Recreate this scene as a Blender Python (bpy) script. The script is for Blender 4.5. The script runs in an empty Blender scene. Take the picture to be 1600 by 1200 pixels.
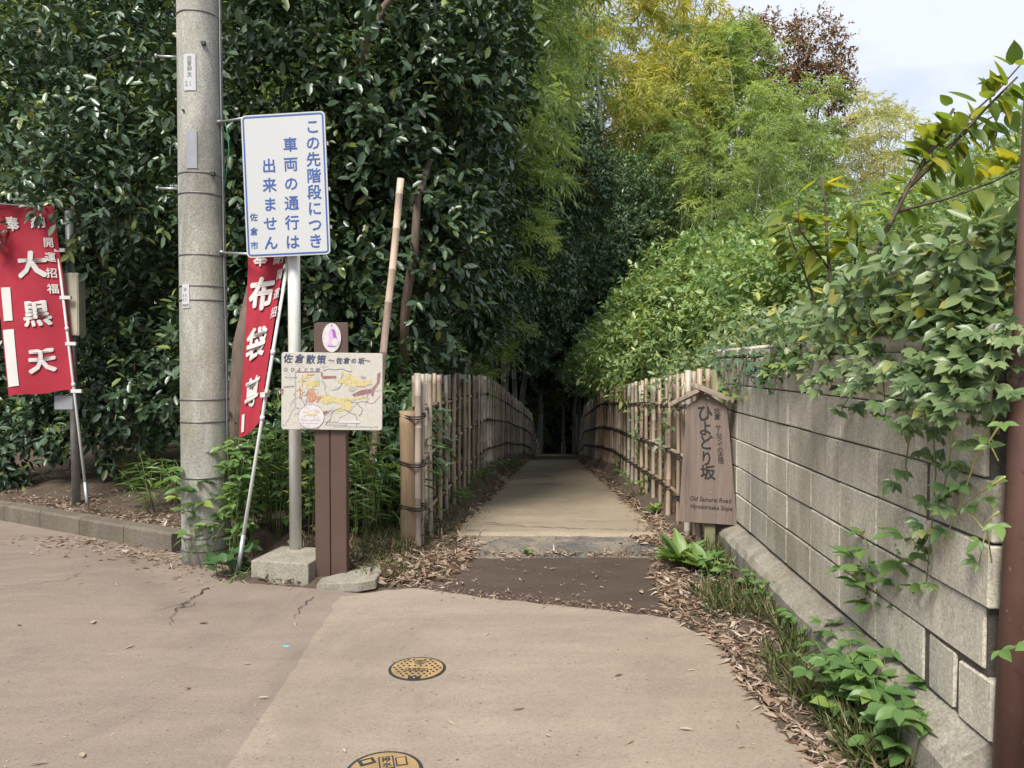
import bpy, bmesh, math, random
import numpy as np
from mathutils import Vector, Matrix
from mathutils.geometry import tessellate_polygon

random.seed(7); rng = np.random.default_rng(7)
SC = bpy.context.scene
COL = SC.collection
R = math.radians

# ------------------------------------------------------------------ camera, sky, sun, exposure
CAM_H = 1.45; FPX = 1164.0; PITCH = math.atan(30 / FPX)
cam_d = bpy.data.cameras.new('camera'); cam = bpy.data.objects.new('camera', cam_d); COL.objects.link(cam)
cam.location = (0, 0, CAM_H); cam.rotation_euler = (math.pi / 2 - PITCH, 0, 0)
cam_d.sensor_width = 36; cam_d.lens = 36 * FPX / 1600; cam_d.clip_start = 0.05; cam_d.clip_end = 3000
SC.camera = cam
SUN_EL, SUN_AZ = R(52), R(203)          # azimuth clockwise from +Y: the veiled sun stands behind, to the left
world = bpy.data.worlds.new('World'); SC.world = world; world.use_nodes = True
wn, wl = world.node_tree.nodes, world.node_tree.links
wn.clear()
w_out = wn.new('ShaderNodeOutputWorld'); w_bg = wn.new('ShaderNodeBackground'); w_sky = wn.new('ShaderNodeTexSky')
w_sky.sky_type = 'NISHITA'; w_sky.sun_disc = False; w_sky.sun_elevation = SUN_EL; w_sky.sun_rotation = SUN_AZ
w_sky.air_density = 1.0; w_sky.dust_density = 1.5
w_tc = wn.new('ShaderNodeTexCoord'); w_map = wn.new('ShaderNodeMapping'); w_map.inputs['Scale'].default_value = (1.0, 1.0, 2.6)
w_no = wn.new('ShaderNodeTexNoise'); w_no.inputs['Scale'].default_value = 3.0; w_no.inputs['Detail'].default_value = 7; w_no.inputs['Roughness'].default_value = .55
w_no.inputs['Distortion'].default_value = .4
w_r1 = wn.new('ShaderNodeValToRGB'); w_r1.color_ramp.elements[0].position = .40; w_r1.color_ramp.elements[1].position = .60
w_r1.color_ramp.elements[0].color = (4.5, 5.2, 6.6, 1); w_r1.color_ramp.elements[1].color = (7.0, 7.3, 7.9, 1)
w_mix = wn.new('ShaderNodeMixRGB'); w_mix.inputs[0].default_value = .86
wl.new(w_tc.outputs['Generated'], w_map.inputs[0]); wl.new(w_map.outputs[0], w_no.inputs['Vector'])
wl.new(w_no.outputs[0], w_r1.inputs[0]); wl.new(w_sky.outputs[0], w_mix.inputs[1]); wl.new(w_r1.outputs[0], w_mix.inputs[2])
wl.new(w_mix.outputs[0], w_bg.inputs[0]); w_bg.inputs[1].default_value = 0.052; wl.new(w_bg.outputs[0], w_out.inputs[0])
sun_d = bpy.data.lights.new('sun', 'SUN'); sun_d.energy = 2.1; sun_d.angle = R(22); sun_d.color = (1, .955, .88)
sun = bpy.data.objects.new('sun', sun_d); COL.objects.link(sun); sun.location = (0, 0, 40)
sdir = Vector((math.sin(SUN_AZ) * math.cos(SUN_EL), math.cos(SUN_AZ) * math.cos(SUN_EL), math.sin(SUN_EL)))
sun.rotation_euler = sdir.to_track_quat('Z', 'Y').to_euler()
vs = SC.view_settings; vs.view_transform = 'Standard'; vs.look = 'None'; vs.gamma = 1; vs.exposure = 1.5; vs.use_curve_mapping = False
SC.render.engine = 'CYCLES'
cy = SC.cycles; cy.use_denoising = True; cy.max_bounces = 7; cy.diffuse_bounces = 4; cy.glossy_bounces = 2; cy.transmission_bounces = 4
cy.transparent_max_bounces = 4; cy.caustics_reflective = False; cy.caustics_refractive = False; cy.sample_clamp_indirect = 6

# ------------------------------------------------------------------ helpers: picture to place
_F = Vector((0, math.cos(PITCH), -math.sin(PITCH))); _U = Vector((0, math.sin(PITCH), math.cos(PITCH)))
def ray(px, py): return Vector(((px - 800) / FPX, 0, 0)) + _F + _U * ((600 - py) / FPX)
def P(px, py, d):                                   # the point seen at (px, py), d metres ahead
    r = ray(px, py); return Vector((0, 0, CAM_H)) + r * (d / r.y)
def G(px, py, z=0.0):                               # the ground point seen at (px, py)
    r = ray(px, py); return Vector((0, 0, CAM_H)) + r * ((z - CAM_H) / r.z)
def lerp(pts, x):
    xs = [p[0] for p in pts]; ys = [p[1] for p in pts]
    return np.interp(x, xs, ys)

# ------------------------------------------------------------------ helpers: objects
def wloc(o):
    v = Vector((0, 0, 0))
    while o is not None: v += o.location; o = o.parent
    return v
def tag(o, label=None, cat=None, group=None, kind=None):
    if label: o['label'] = label
    if cat: o['category'] = cat
    if group: o['group'] = group
    if kind: o['kind'] = kind
    return o
def thing(name, label, cat, loc=(0, 0, 0), group=None):
    o = bpy.data.objects.new(name, None); o.empty_display_size = .1; COL.objects.link(o); o.location = loc
    return tag(o, label, cat, group)
def link(name, me, parent=None, mat=None):
    o = bpy.data.objects.new(name, me); COL.objects.link(o)
    if parent is not None: o.parent = parent
    if mat is not None and len(me.materials) == 0: me.materials.append(mat)
    return o
def place(name, me, parent, M):                     # a piece sharing mesh data; M in world space
    o = bpy.data.objects.new(name, me); COL.objects.link(o); o.parent = parent
    M = M.copy()
    if parent is not None: M.translation = M.translation - wloc(parent)
    o.matrix_basis = M
    return o
def frame_matrix(O, X, Y, Z):
    return Matrix(((X[0], Y[0], Z[0], O[0]), (X[1], Y[1], Z[1], O[1]), (X[2], Y[2], Z[2], O[2]), (0, 0, 0, 1)))

class MB:
    def __init__(s): s.v = []; s.f = []
    def add(s, vs, fs):
        b = len(s.v); s.v += [tuple(v) for v in vs]; s.f += [tuple(i + b for i in f) for f in fs]; return s
    def box(s, a, b):
        x0, y0, z0 = a; x1, y1, z1 = b
        return s.add([(x0,y0,z0),(x1,y0,z0),(x1,y1,z0),(x0,y1,z0),(x0,y0,z1),(x1,y0,z1),(x1,y1,z1),(x0,y1,z1)],
                     [(0,3,2,1),(4,5,6,7),(0,1,5,4),(1,2,6,5),(2,3,7,6),(3,0,4,7)])
    def tube(s, pts, rad, seg=8, caps=True):
        pts = [Vector(p) for p in pts]; n = len(pts)
        if not hasattr(rad, '__len__'): rad = [rad] * n
        vs, fs = [], []; ref = None
        for i in range(n):
            t = (pts[min(i + 1, n - 1)] - pts[max(i - 1, 0)]).normalized()
            if ref is None: ref = Vector((1, 0, 0)) if abs(t.x) < .8 else Vector((0, 1, 0))
            a = (ref - t * ref.dot(t)).normalized(); b = t.cross(a); ref = a
            for k in range(seg):
                w = 2 * math.pi * k / seg; vs.append(pts[i] + (a * math.cos(w) + b * math.sin(w)) * rad[i])
        for i in range(n - 1):
            for k in range(seg):
                k2 = (k + 1) % seg; fs.append((i*seg+k, i*seg+k2, (i+1)*seg+k2, (i+1)*seg+k))
        if caps: fs.append(tuple(range(seg - 1, -1, -1))); fs.append(tuple((n-1)*seg + k for k in range(seg)))
        return s.add(vs, fs)
    def prism(s, pts, fr, n0, n1):
        k = len(pts)
        return s.add([fr.pt(u, v, n0) for u, v in pts] + [fr.pt(u, v, n1) for u, v in pts],
                     [tuple(range(k - 1, -1, -1)), tuple(range(k, 2 * k))] + [(i, (i+1) % k, k + (i+1) % k, k + i) for i in range(k)])
    def ribbon(s, pts, w, z=0.0):                   # flat strip on the ground with varying width
        vs, fs = [], []
        for i, p in enumerate(pts):
            a = Vector(pts[max(i-1, 0)]); b = Vector(pts[min(i+1, len(pts)-1)]); t = (b - a); t.z = 0; t.normalize()
            sd = Vector((-t.y, t.x, 0)) * (w[i] / 2); q = Vector(p) + Vector((0, 0, z)); vs += [q + sd, q - sd]
        for i in range(len(pts) - 1): fs.append((2*i, 2*i+1, 2*i+3, 2*i+2))
        return s.add(vs, fs)
    def mesh(s, name, off=(0, 0, 0), smooth=False):
        me = bpy.data.meshes.new(name); o = Vector(off)
        me.from_pydata([(v[0]-o.x, v[1]-o.y, v[2]-o.z) for v in s.v], [], s.f); me.update()
        if smooth: me.polygons.foreach_set('use_smooth', [True] * len(me.polygons))
        return me
    def build(s, name, mat, parent=None, smooth=False):
        return link(name, s.mesh(name, wloc(parent) if parent else (0, 0, 0), smooth), parent, mat)
    def bevelled(s, name, mat, parent=None, w=.004, seg=1):
        o = s.build(name, mat, parent)
        bm = bmesh.new(); bm.from_mesh(o.data); bmesh.ops.recalc_face_normals(bm, faces=bm.faces)
        bmesh.ops.bevel(bm, geom=[e for e in bm.edges if len(e.link_faces) == 2 and e.calc_face_angle(0) > .5], offset=w, segments=seg, affect='EDGES', profile=.5)
        bm.to_mesh(o.data); bm.free(); return o
class Fr:
    def __init__(s, O, U=(1,0,0), V=(0,0,1)):
        s.O = Vector(O); s.U = Vector(U).normalized(); V = Vector(V); s.V = (V - s.U * V.dot(s.U)).normalized(); s.N = s.U.cross(s.V)   # N faces the viewer when U runs right and V up
    def pt(s, u, v, n=0): return s.O + s.U * u + s.V * v + s.N * n
    def box(s, mb, u0, u1, v0, v1, n0, n1): return mb.prism([(u0, v0), (u1, v0), (u1, v1), (u0, v1)], s, n0, n1)
def rrect(u0, u1, v0, v1, r, k=5):
    out = []
    for cx, cy, a0 in ((u1-r, v0+r, -90), (u1-r, v1-r, 0), (u0+r, v1-r, 90), (u0+r, v0+r, 180)):
        for i in range(k + 1):
            a = R(a0 + 90 * i / k); out.append((cx + r * math.cos(a), cy + r * math.sin(a)))
    return out

# ------------------------------------------------------------------ helpers: lettering (built-in font)
_gl = {}
_tc = bpy.data.curves.new('glyph', 'FONT'); _to = bpy.data.objects.new('glyph', _tc); COL.objects.link(_to)
def glyph(ch, bold=0.0):
    bold = 0.0
    if (ch, bold) not in _gl:
        _tc.body = ch; _tc.resolution_u = 2
        bpy.context.view_layer.update()
        me = bpy.data.meshes.new_from_object(_to.evaluated_get(bpy.context.evaluated_depsgraph_get()))
        v = np.array([(q.co.x, q.co.y) for q in me.vertices]).reshape(-1, 2)
        _gl[(ch, bold)] = (v, [tuple(p.vertices) for p in me.polygons]); bpy.data.meshes.remove(me)
    return _gl[(ch, bold)]
def char_mesh(ch, fn, size, bold, sx=1.0, sh=0.0):
    """one character as a mesh; heavier strokes come from copies set a hair apart. fn(x, y, n) maps glyph units round the middle of its square"""
    gv, gf = glyph(ch); m = MB()
    offs = [(0, 0)] if bold <= 0 else [(bold * math.cos(a), bold * math.sin(a)) for a in np.linspace(0, 2 * math.pi, 7)[:-1]] + [(0, 0)]
    for k, (ox, oy) in enumerate(offs):
        m.add([fn(((x + ox - .5) * sx + (y + oy - .38) * sh) * size, (y + oy - .38) * size, k * .00025) for x, y in gv], gf)
    return m
def letters(items, fn, mat, parent):
    """items: (char, u, v, size, bold, sx, shear) with (u, v) the middle of the character's square; fn(u, v, n) maps to a point"""
    for ch, u, v, size, bold, sx, sh in items:
        char_mesh(ch, lambda x, y, n: fn(u + x, v + y, n), size, bold, sx, sh).build('character', mat, parent)
def line_items(txt, u, v, size, bold=0, sx=1.0, sh=0.0):    # a Latin line starting at u
    out = []
    for ch in txt:
        if ch == ' ': u += size * .3 * sx; continue
        gv, _ = glyph(ch, bold); w = gv[:, 0].max() - gv[:, 0].min(); x0 = gv[:, 0].min()
        out.append((ch, u + (.5 - x0) * size * sx, v, size, bold, sx, sh)); u += (w + .09) * size * sx
    return out

# ------------------------------------------------------------------ helpers: materials
def mat_new(name):
    m = bpy.data.materials.new(name); m.use_nodes = True; nt = m.node_tree; nt.nodes.clear()
    out = nt.nodes.new('ShaderNodeOutputMaterial'); b = nt.nodes.new('ShaderNodeBsdfPrincipled'); nt.links.new(b.outputs[0], out.inputs[0])
    return m, nt.nodes, nt.links, b, out
def ramp(n, l, src, stops):
    r = n.new('ShaderNodeValToRGB'); e = r.color_ramp.elements
    while len(e) < len(stops): e.new(.5)
    for k, (p, c) in enumerate(stops): e[k].position = p; e[k].color = (*c, 1)
    l.new(src, r.inputs[0]); return r.outputs[0]
def noise(n, l, scale, detail=5, rough=.6, coord=None, stretch=None, dist=0.0):
    t = n.new('ShaderNodeTexNoise'); t.inputs['Scale'].default_value = scale; t.inputs['Detail'].default_value = detail; t.inputs['Roughness'].default_value = rough
    t.inputs['Distortion'].default_value = dist
    if coord is None: coord = n.new('ShaderNodeNewGeometry').outputs['Position']
    if stretch:
        mp = n.new('ShaderNodeMapping'); mp.inputs['Scale'].default_value = stretch; l.new(coord, mp.inputs[0]); coord = mp.outputs[0]
    l.new(coord, t.inputs['Vector']); return t.outputs[0]
def mix(n, l, fac, a, b, mode='MIX'):
    m = n.new('ShaderNodeMixRGB'); m.blend_type = mode
    for i, x in ((0, fac), (1, a), (2, b)):
        if isinstance(x, (int, float)): m.inputs[i].default_value = x
        elif isinstance(x, tuple): m.inputs[i].default_value = (*x, 1)
        else: l.new(x, m.inputs[i])
    return m.outputs[0]
def bump(n, l, b, src, strength=.3, dist=.01):
    k = n.new('ShaderNodeBump'); k.inputs['Strength'].default_value = strength; k.inputs['Distance'].default_value = dist
    l.new(src, k.inputs['Height']); l.new(k.outputs[0], b.inputs['Normal'])
def obj_random(n): return n.new('ShaderNodeObjectInfo').outputs['Random']
def simple(name, col, rough=.6, metal=0.0, var=.25, scale=6, bmp=.15, fine=120):
    m, n, l, b, o = mat_new(name)
    a = noise(n, l, scale, 6); c = ramp(n, l, a, [(.3, tuple(x * (1 - var) for x in col)), (.7, tuple(min(1, x * (1 + var)) for x in col))])
    l.new(c, b.inputs['Base Color']); b.inputs['Roughness'].default_value = rough; b.inputs['Metallic'].default_value = metal
    if bmp: bump(n, l, b, noise(n, l, fine, 3), bmp, .004)
    return m
def leafmat(name, stops, rough=.4, trans=.3, spec=.5):
    m, n, l, b, out = mat_new(name)
    at = n.new('ShaderNodeAttribute'); at.attribute_name = 'tint'
    c = ramp(n, l, at.outputs['Fac'], stops)
    oi = n.new('ShaderNodeObjectInfo'); c = mix(n, l, 1.0, c, oi.outputs['Color'], 'MULTIPLY')
    l.new(c, b.inputs['Base Color']); b.inputs['Roughness'].default_value = rough; b.inputs['Specular IOR Level'].default_value = spec
    if trans:
        t = n.new('ShaderNodeBsdfTranslucent'); l.new(mix(n, l, 1.0, c, (1.25, 1.2, .55), 'MULTIPLY'), t.inputs[0])
        ms = n.new('ShaderNodeMixShader'); ms.inputs[0].default_value = trans
        l.new(b.outputs[0], ms.inputs[1]); l.new(t.outputs[0], ms.inputs[2]); l.new(ms.outputs[0], out.inputs[0])
    return m

# ------------------------------------------------------------------ helpers: foliage
T_OVAL = (np.array([(0,0,0),(.28,.40,.05),(.68,.40,.03),(1,0,-.07),(.68,-.40,.03),(.28,-.40,.05),(.5,0,-.03)], float),
          [(0,6,1),(1,6,2),(2,6,3),(3,6,4),(4,6,5),(5,6,0)])
T_BLADE = (np.array([(0,0,0),(.35,.5,.03),(1,0,-.12),(.35,-.5,.03)], float), [(0,2,1),(0,3,2)])
def outline(pts, mid, k=2):
    """a leaf outline of one half (u, v, w) mirrored, fanned from a point on the midrib"""
    half = list(pts); ring = [(0, 0, 0)] + half + [(1, 0, -.12)] + [(u, -v, w) for u, v, w in reversed(half)]
    V = np.array(ring + [mid], float); n = len(ring); return V, [(i, n, (i + 1) % n) for i in range(n)]
T_HEART = outline([(-.07, .16, .03), (-.03, .34, .05), (.12, .48, .06), (.30, .52, .06), (.48, .46, .04), (.66, .33, .01), (.82, .17, -.04), (.92, .06, -.08)], (.42, 0, -.05))
T_LONG = outline([(.08, .17, .03), (.22, .36, .06), (.40, .48, .07), (.56, .47, .06), (.72, .36, .02), (.88, .15, -.06)], (.45, 0, -.01))
T_IVY = (np.array([(0,0,0),(-.08,.32,0),(.22,.55,.05),(.42,.25,.02),(1,0,-.1),(.42,-.25,.02),(.22,-.55,.05),(-.08,-.32,0),(.3,0,-.03)], float),
         [(0,8,1),(1,8,2),(2,8,3),(3,8,4),(4,8,5),(5,8,6),(6,8,7),(7,8,0)])
def nz(a): return a / np.maximum(np.linalg.norm(a, axis=-1, keepdims=True), 1e-9)
def tri_mesh(name, V, F, tint=None, smooth=False):
    me = bpy.data.meshes.new(name); nf = len(F)
    me.vertices.add(len(V)); me.vertices.foreach_set('co', np.ascontiguousarray(V, np.float32).ravel())
    me.loops.add(nf * 3); me.loops.foreach_set('vertex_index', np.ascontiguousarray(F, np.int32).ravel())
    me.polygons.add(nf); me.polygons.foreach_set('loop_start', np.arange(0, nf * 3, 3, dtype=np.int32))
    if tint is not None:
        a = me.attributes.new('tint', 'FLOAT', 'FACE'); a.data.foreach_set('value', np.ascontiguousarray(tint, np.float32))
    me.update(); me.validate()
    if smooth: me.polygons.foreach_set('use_smooth', [True] * nf)
    return me
class Leaves:
    """a bag of leaves: position, direction, normal, length, width, tint"""
    def __init__(s): s.p = []; s.d = []; s.n = []; s.L = []; s.W = []; s.t = []
    def add(s, p, d, n, L, W, t):
        k = len(p); s.p.append(np.asarray(p, float)); s.d.append(np.asarray(d, float)); s.n.append(np.asarray(n, float))
        s.L.append(np.broadcast_to(L, k).astype(float)); s.W.append(np.broadcast_to(W, k).astype(float)); s.t.append(np.broadcast_to(t, k).astype(float)); return s
    def cat(s):
        for a in 'pdnLWt': setattr(s, a, [np.concatenate(getattr(s, a))])
        p, d, n, L, W, t = (getattr(s, a)[0] for a in 'pdnLWt')
        d = nz(d); n = nz(n - d * (n * d).sum(1, keepdims=True) + 1e-6); return p, d, n, L, W, t
    def mesh(s, name, tmpl, off=(0,0,0), keep=None):
        p, d, n, L, W, t = s.cat()
        if keep is not None: p, d, n, L, W, t = (a[keep] for a in (p, d, n, L, W, t))
        sd = np.cross(n, d); T, Fc = tmpl; k = len(T); F = np.array(Fc)
        V = p[:, None] + d[:, None] * (T[None, :, 0:1] * L[:, None, None]) + sd[:, None] * (T[None, :, 1:2] * W[:, None, None]) + n[:, None] * (T[None, :, 2:3] * L[:, None, None])
        V = V.reshape(-1, 3) - np.array(off)
        FF = (F[None] + (np.arange(len(p)) * k)[:, None, None]).reshape(-1, 3)
        return tri_mesh(name, V, FF, np.repeat(t, len(F)), k > 5)
_lm = {}
def leaf_mesh(tmpl, mat, q):
    key = (id(tmpl), mat.name, q)
    if key not in _lm:
        T, F = tmpl; me = tri_mesh('leaf', T, np.array(F), np.full(len(F), (q + .5) / 6), len(T) > 5); me.materials.append(mat); _lm[key] = me
    return _lm[key]
def project(p):
    q = p - np.array((0, 0, CAM_H)); dep = q[:, 1] * math.cos(PITCH) - q[:, 2] * math.sin(PITCH)
    up = q[:, 1] * math.sin(PITCH) + q[:, 2] * math.cos(PITCH); dep = np.maximum(dep, .01)
    return 800 + FPX * q[:, 0] / dep, 600 - FPX * up / dep, dep
def foliage(lv, root, tmpl, mat, parts=0, cell=13, name='foliage', leafname='leaf', color=None):
    """the leaves that show largest become parts of their own, the rest one part"""
    p, d, n, L, W, t = lv.cat(); off = wloc(root); keep = np.ones(len(p), bool)
    if parts:
        px, py, dep = project(p); ok = (px > 0) & (px < 1600) & (py > 0) & (py < 1200) & (dep > .3)
        order = np.argsort(dep / L); seen = set(); pick = []
        for i in order:
            if not ok[i]: continue
            c = (int(px[i] // cell), int(py[i] // cell))
            if c in seen: continue
            seen.add(c); pick.append(i)
            if len(pick) >= parts: break
        sd = np.cross(n, d)
        for i in pick:
            keep[i] = False
            o = place(leafname, leaf_mesh(tmpl, mat, int(min(5, max(0, t[i] * 6)))), root, frame_matrix(p[i], d[i] * L[i], sd[i] * W[i], n[i] * L[i]))
            if color: o.color = (*color, 1)
    if keep.any():
        o = link(name, lv.mesh(name, tmpl, off, keep), root, mat)
        if keep.sum() > 1: o['kind'] = 'stuff'
        if color: o.color = (*color, 1)
        return o
def rnd(k): return nz(rng.normal(size=(k, 3)))
UP = np.array((0, 0, 1.0))
def lobed(k, c, r, lobes=9, lob=.35, seed=0, face=None):
    """k points with outward normals on the uneven skin of a crown"""
    g = np.random.default_rng(seed); u = nz(g.normal(size=(k, 3)))
    if face is not None: u = u[(u @ np.array(face)) > -.35]
    ax = nz(g.normal(size=(lobes, 3))); a = u @ ax.T; s = 1 + lob * (np.clip(a, .3, 1) - .55).max(1) * 1.3 - lob * .3 * (np.clip(-a, .5, 1) - .5).max(1) * 2
    s *= 1 - g.random(len(u)) ** 2 * .30
    return np.array(c) + u * np.array(r) * s[:, None], nz(u / np.array(r))
def twigs(lv, base, out, per=7, tl=.22, L=.09, W=.5, droop=.25, spread=.9, g=None):
    """leafy twigs: per leaves alternating along each twig"""
    k = len(base); dr = nz(out * .9 + rng.normal(size=(k, 3)) * .55 + UP * .15); tw = tl * (.6 + .8 * rng.random(k)); tt = np.clip(rng.normal(.45, .2, k), 0, .92)
    a = nz(np.cross(dr, rng.normal(size=(k, 3)))); b = np.cross(dr, a)
    for j in range(per):
        f = (j + 1) / per; ang = 2.4 * j + rng.normal(0, .3, k); rad = a * np.cos(ang)[:, None] + b * np.sin(ang)[:, None]
        pos = base + dr * (tw * f)[:, None] - UP * (droop * .25 * tw * f * f)[:, None]
        d = nz(dr * (.45 + .5 * f) + rad * spread + rng.normal(size=(k, 3)) * .15 - UP * droop)
        n = nz(UP * .9 + out * .55 + rng.normal(size=(k, 3)) * .35)
        LL = L * (.5 + .8 * rng.random(k)); lv.add(pos, d, n, LL, LL * W, np.clip(tt + rng.normal(0, .13, k) + .1 * f, 0, .95))
    return lv

# ------------------------------------------------------------------ materials
def m_pave(name, c0, c1, c2, gritty=1.0):
    m, n, l, b, o = mat_new(name)
    big = noise(n, l, .9, 5, .6, dist=.6); mid = noise(n, l, 7, 6, .65); fine = mix(n, l, .5, noise(n, l, 260, 2, .6), noise(n, l, 85, 4, .75)); streak = noise(n, l, 2.4, 6, .7, stretch=(.5, 2.2, 1), dist=.4)
    c = ramp(n, l, big, [(.3, c0), (.52, c1), (.72, c2)])
    c = mix(n, l, .40, c, ramp(n, l, mid, [(.3, tuple(x * .72 for x in c1)), (.7, tuple(x * 1.2 for x in c1))]))
    c = mix(n, l, .35, c, ramp(n, l, streak, [(.4, tuple(x * .74 for x in c0)), (.6, tuple(x * 1.12 for x in c2))]))
    c = mix(n, l, .30 * gritty, c, ramp(n, l, fine, [(.36, (.06, .05, .04)), (.48, c1), (.60, c1), (.68, (.62, .55, .47))]))
    blot = noise(n, l, .55, 7, .72, dist=1.0); c = mix(n, l, ramp(n, l, blot, [(.46, (0, 0, 0)), (.64, (.5,) * 3)]), c, tuple(x * .70 for x in c0))
    spot = noise(n, l, 38, 3, .5); c = mix(n, l, ramp(n, l, spot, [(.69, (0, 0, 0)), (.74, (.55,) * 3)]), c, tuple(x * .45 for x in c0)); c = mix(n, l, ramp(n, l, noise(n, l, 52, 3, .5), [(.71, (0, 0, 0)), (.75, (.5,) * 3)]), c, (.46, .42, .36))
    l.new(c, b.inputs['Base Color']); b.inputs['Roughness'].default_value = .92; b.inputs['Specular IOR Level'].default_value = .25
    bump(n, l, b, mix(n, l, .35, fine, mid), .35, .004); return m
M_PAVE = m_pave('beige_road_coating', (.238, .188, .145), (.292, .235, .182), (.338, .274, .212), 1.8)
M_PAVE2 = m_pave('pinkish_road_coating', (.190, .148, .119), (.236, .186, .149), (.277, .220, .175), 1.8)
M_DIRT = m_pave('dark_brown_pavement', (.058, .040, .031), (.080, .056, .043), (.10, .072, .055), 1.2)
M_PATH = m_pave('worn_concrete_path', (.20, .157, .108), (.33, .267, .19), (.45, .37, .27), 2.7)
def m_asph():
    m, n, l, b, o = mat_new('old_asphalt_strip')
    a = noise(n, l, 2.2, 5, dist=.5); f = noise(n, l, 190, 3)
    vo = n.new('ShaderNodeTexVoronoi'); vo.feature = 'DISTANCE_TO_EDGE'; vo.inputs['Scale'].default_value = 13
    l.new(mix(n, l, .12, n.new('ShaderNodeNewGeometry').outputs['Position'], n.new('ShaderNodeTexNoise').outputs[1]), vo.inputs['Vector'])
    c = ramp(n, l, a, [(.38, (.10, .095, .088)), (.58, (.24, .20, .15))]); c = mix(n, l, .25, c, f, 'OVERLAY')
    c = mix(n, l, ramp(n, l, vo.outputs['Distance'], [(.0, (1, 1, 1)), (.045, (0, 0, 0))]), c, (.035, .03, .026))
    l.new(c, b.inputs['Base Color']); b.inputs['Roughness'].default_value = .9; bump(n, l, b, f, .4, .004); return m
M_ASPH = m_asph()
def m_soil():
    m, n, l, b, o = mat_new('woodland_soil')
    a = noise(n, l, 3, 8, .7); f = noise(n, l, 60, 6, .7)
    c = mix(n, l, .5, ramp(n, l, a, [(.3, (.045, .03, .02)), (.7, (.12, .085, .06))]), ramp(n, l, f, [(.35, (.03, .02, .014)), (.65, (.19, .14, .10))]))
    l.new(c, b.inputs['Base Color']); b.inputs['Roughness'].default_value = 1; bump(n, l, b, f, .8, .02); return m
M_SOIL = m_soil()
def m_conc(name, c, streaks=.5, moss=0.0, rnd_amt=.25):
    m, n, l, b, o = mat_new(name)
    a = noise(n, l, 3.5, 7, .65); f = noise(n, l, 210, 3, .7); st = noise(n, l, 5.5, 5, .6, stretch=(1, 1, .14), dist=.5)
    col = ramp(n, l, a, [(.28, tuple(x * .68 for x in c)), (.5, c), (.75, tuple(x * 1.22 for x in c))])
    col = mix(n, l, streaks, col, ramp(n, l, st, [(.32, tuple(x * .30 for x in c)), (.47, tuple(x * .85 for x in c)), (.68, tuple(x * 1.3 for x in c))]))
    big = noise(n, l, 1.6, 6, .7, stretch=(1, 1, .45), dist=.8); col = mix(n, l, ramp(n, l, big, [(.44, (0, 0, 0)), (.62, (.62,) * 3)]), col, tuple(x * .42 for x in c))
    if moss: col = mix(n, l, ramp(n, l, noise(n, l, 1.7, 5, .7, stretch=(1, 1, .35)), [(.48, (0, 0, 0)), (.75, (moss,) * 3)]), col, (.15, .125, .05))
    r = obj_random(n); col = mix(n, l, rnd_amt, col, ramp(n, l, r, [(0, tuple(x * .6 for x in c)), (1, tuple(x * 1.35 for x in c))]))
    col = mix(n, l, .30, col, f, 'OVERLAY'); sp = noise(n, l, 75, 4, .8); col = mix(n, l, .55, col, ramp(n, l, sp, [(.34, (.22, .21, .2)), (.5, (.5, .5, .5)), (.66, (.80, .79, .77))]), 'OVERLAY')
    l.new(col, b.inputs['Base Color']); b.inputs['Roughness'].default_value = .93; b.inputs['Specular IOR Level'].default_value = .2
    bump(n, l, b, f, .45, .004); return m
M_BLOCK = m_conc('grey_concrete_block', (.55, .508, .415), .66, .8, .32)
M_MORTAR = m_conc('dark_mortar', (.10, .09, .075), .3, 0, 0)
M_CONC = m_conc('weathered_concrete', (.30, .275, .225), .4, .4, .1)
M_KERB = m_conc('kerb_concrete', (.16, .138, .11), .25, .35, .25)
M_POLE = m_conc('pole_concrete', (.38, .37, .33), .55, .6, 0)
def m_bamboo(name, stops, node=.6, rough=.5):
    m, n, l, b, o = mat_new(name)
    tc = n.new('ShaderNodeTexCoord').outputs['Object']; r = obj_random(n)
    c = ramp(n, l, r, stops)
    st = noise(n, l, 22, 5, .6, coord=tc, stretch=(1, 1, .12)); c = mix(n, l, .5, c, ramp(n, l, st, [(.3, (.34, .30, .25)), (.7, (.86, .83, .78))]), 'MULTIPLY')
    mo = noise(n, l, 3.0, 5, .7); c = mix(n, l, ramp(n, l, mo, [(.46, (0, 0, 0)), (.68, (.6,) * 3)]), c, (.12, .105, .09))
    c = mix(n, l, 1.0, c, (1.45, 1.42, 1.38), 'MULTIPLY')
    l.new(c, b.inputs['Base Color']); b.inputs['Roughness'].default_value = rough; bump(n, l, b, st, .2, .003); return m
M_BAMB = m_bamboo('dried_bamboo', [(0, (.28, .21, .155)), (.35, (.35, .275, .21)), (.6, (.25, .185, .14)), (.8, (.36, .33, .29)), (1, (.40, .32, .245))])
M_CULM = m_bamboo('living_bamboo', [(0, (.07, .10, .055)), (.4, (.13, .155, .085)), (.7, (.19, .19, .10)), (1, (.23, .25, .20))], rough=.4)
M_CUT = m_bamboo('bleached_bamboo', [(0, (.46, .35, .28)), (1, (.50, .39, .31))])
M_CORD = simple('black_cord', (.028, .018, .014), .8, bmp=.3, fine=400)
M_DARK = simple('dark_hollow', (.05, .035, .025), .9, bmp=0)
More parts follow.
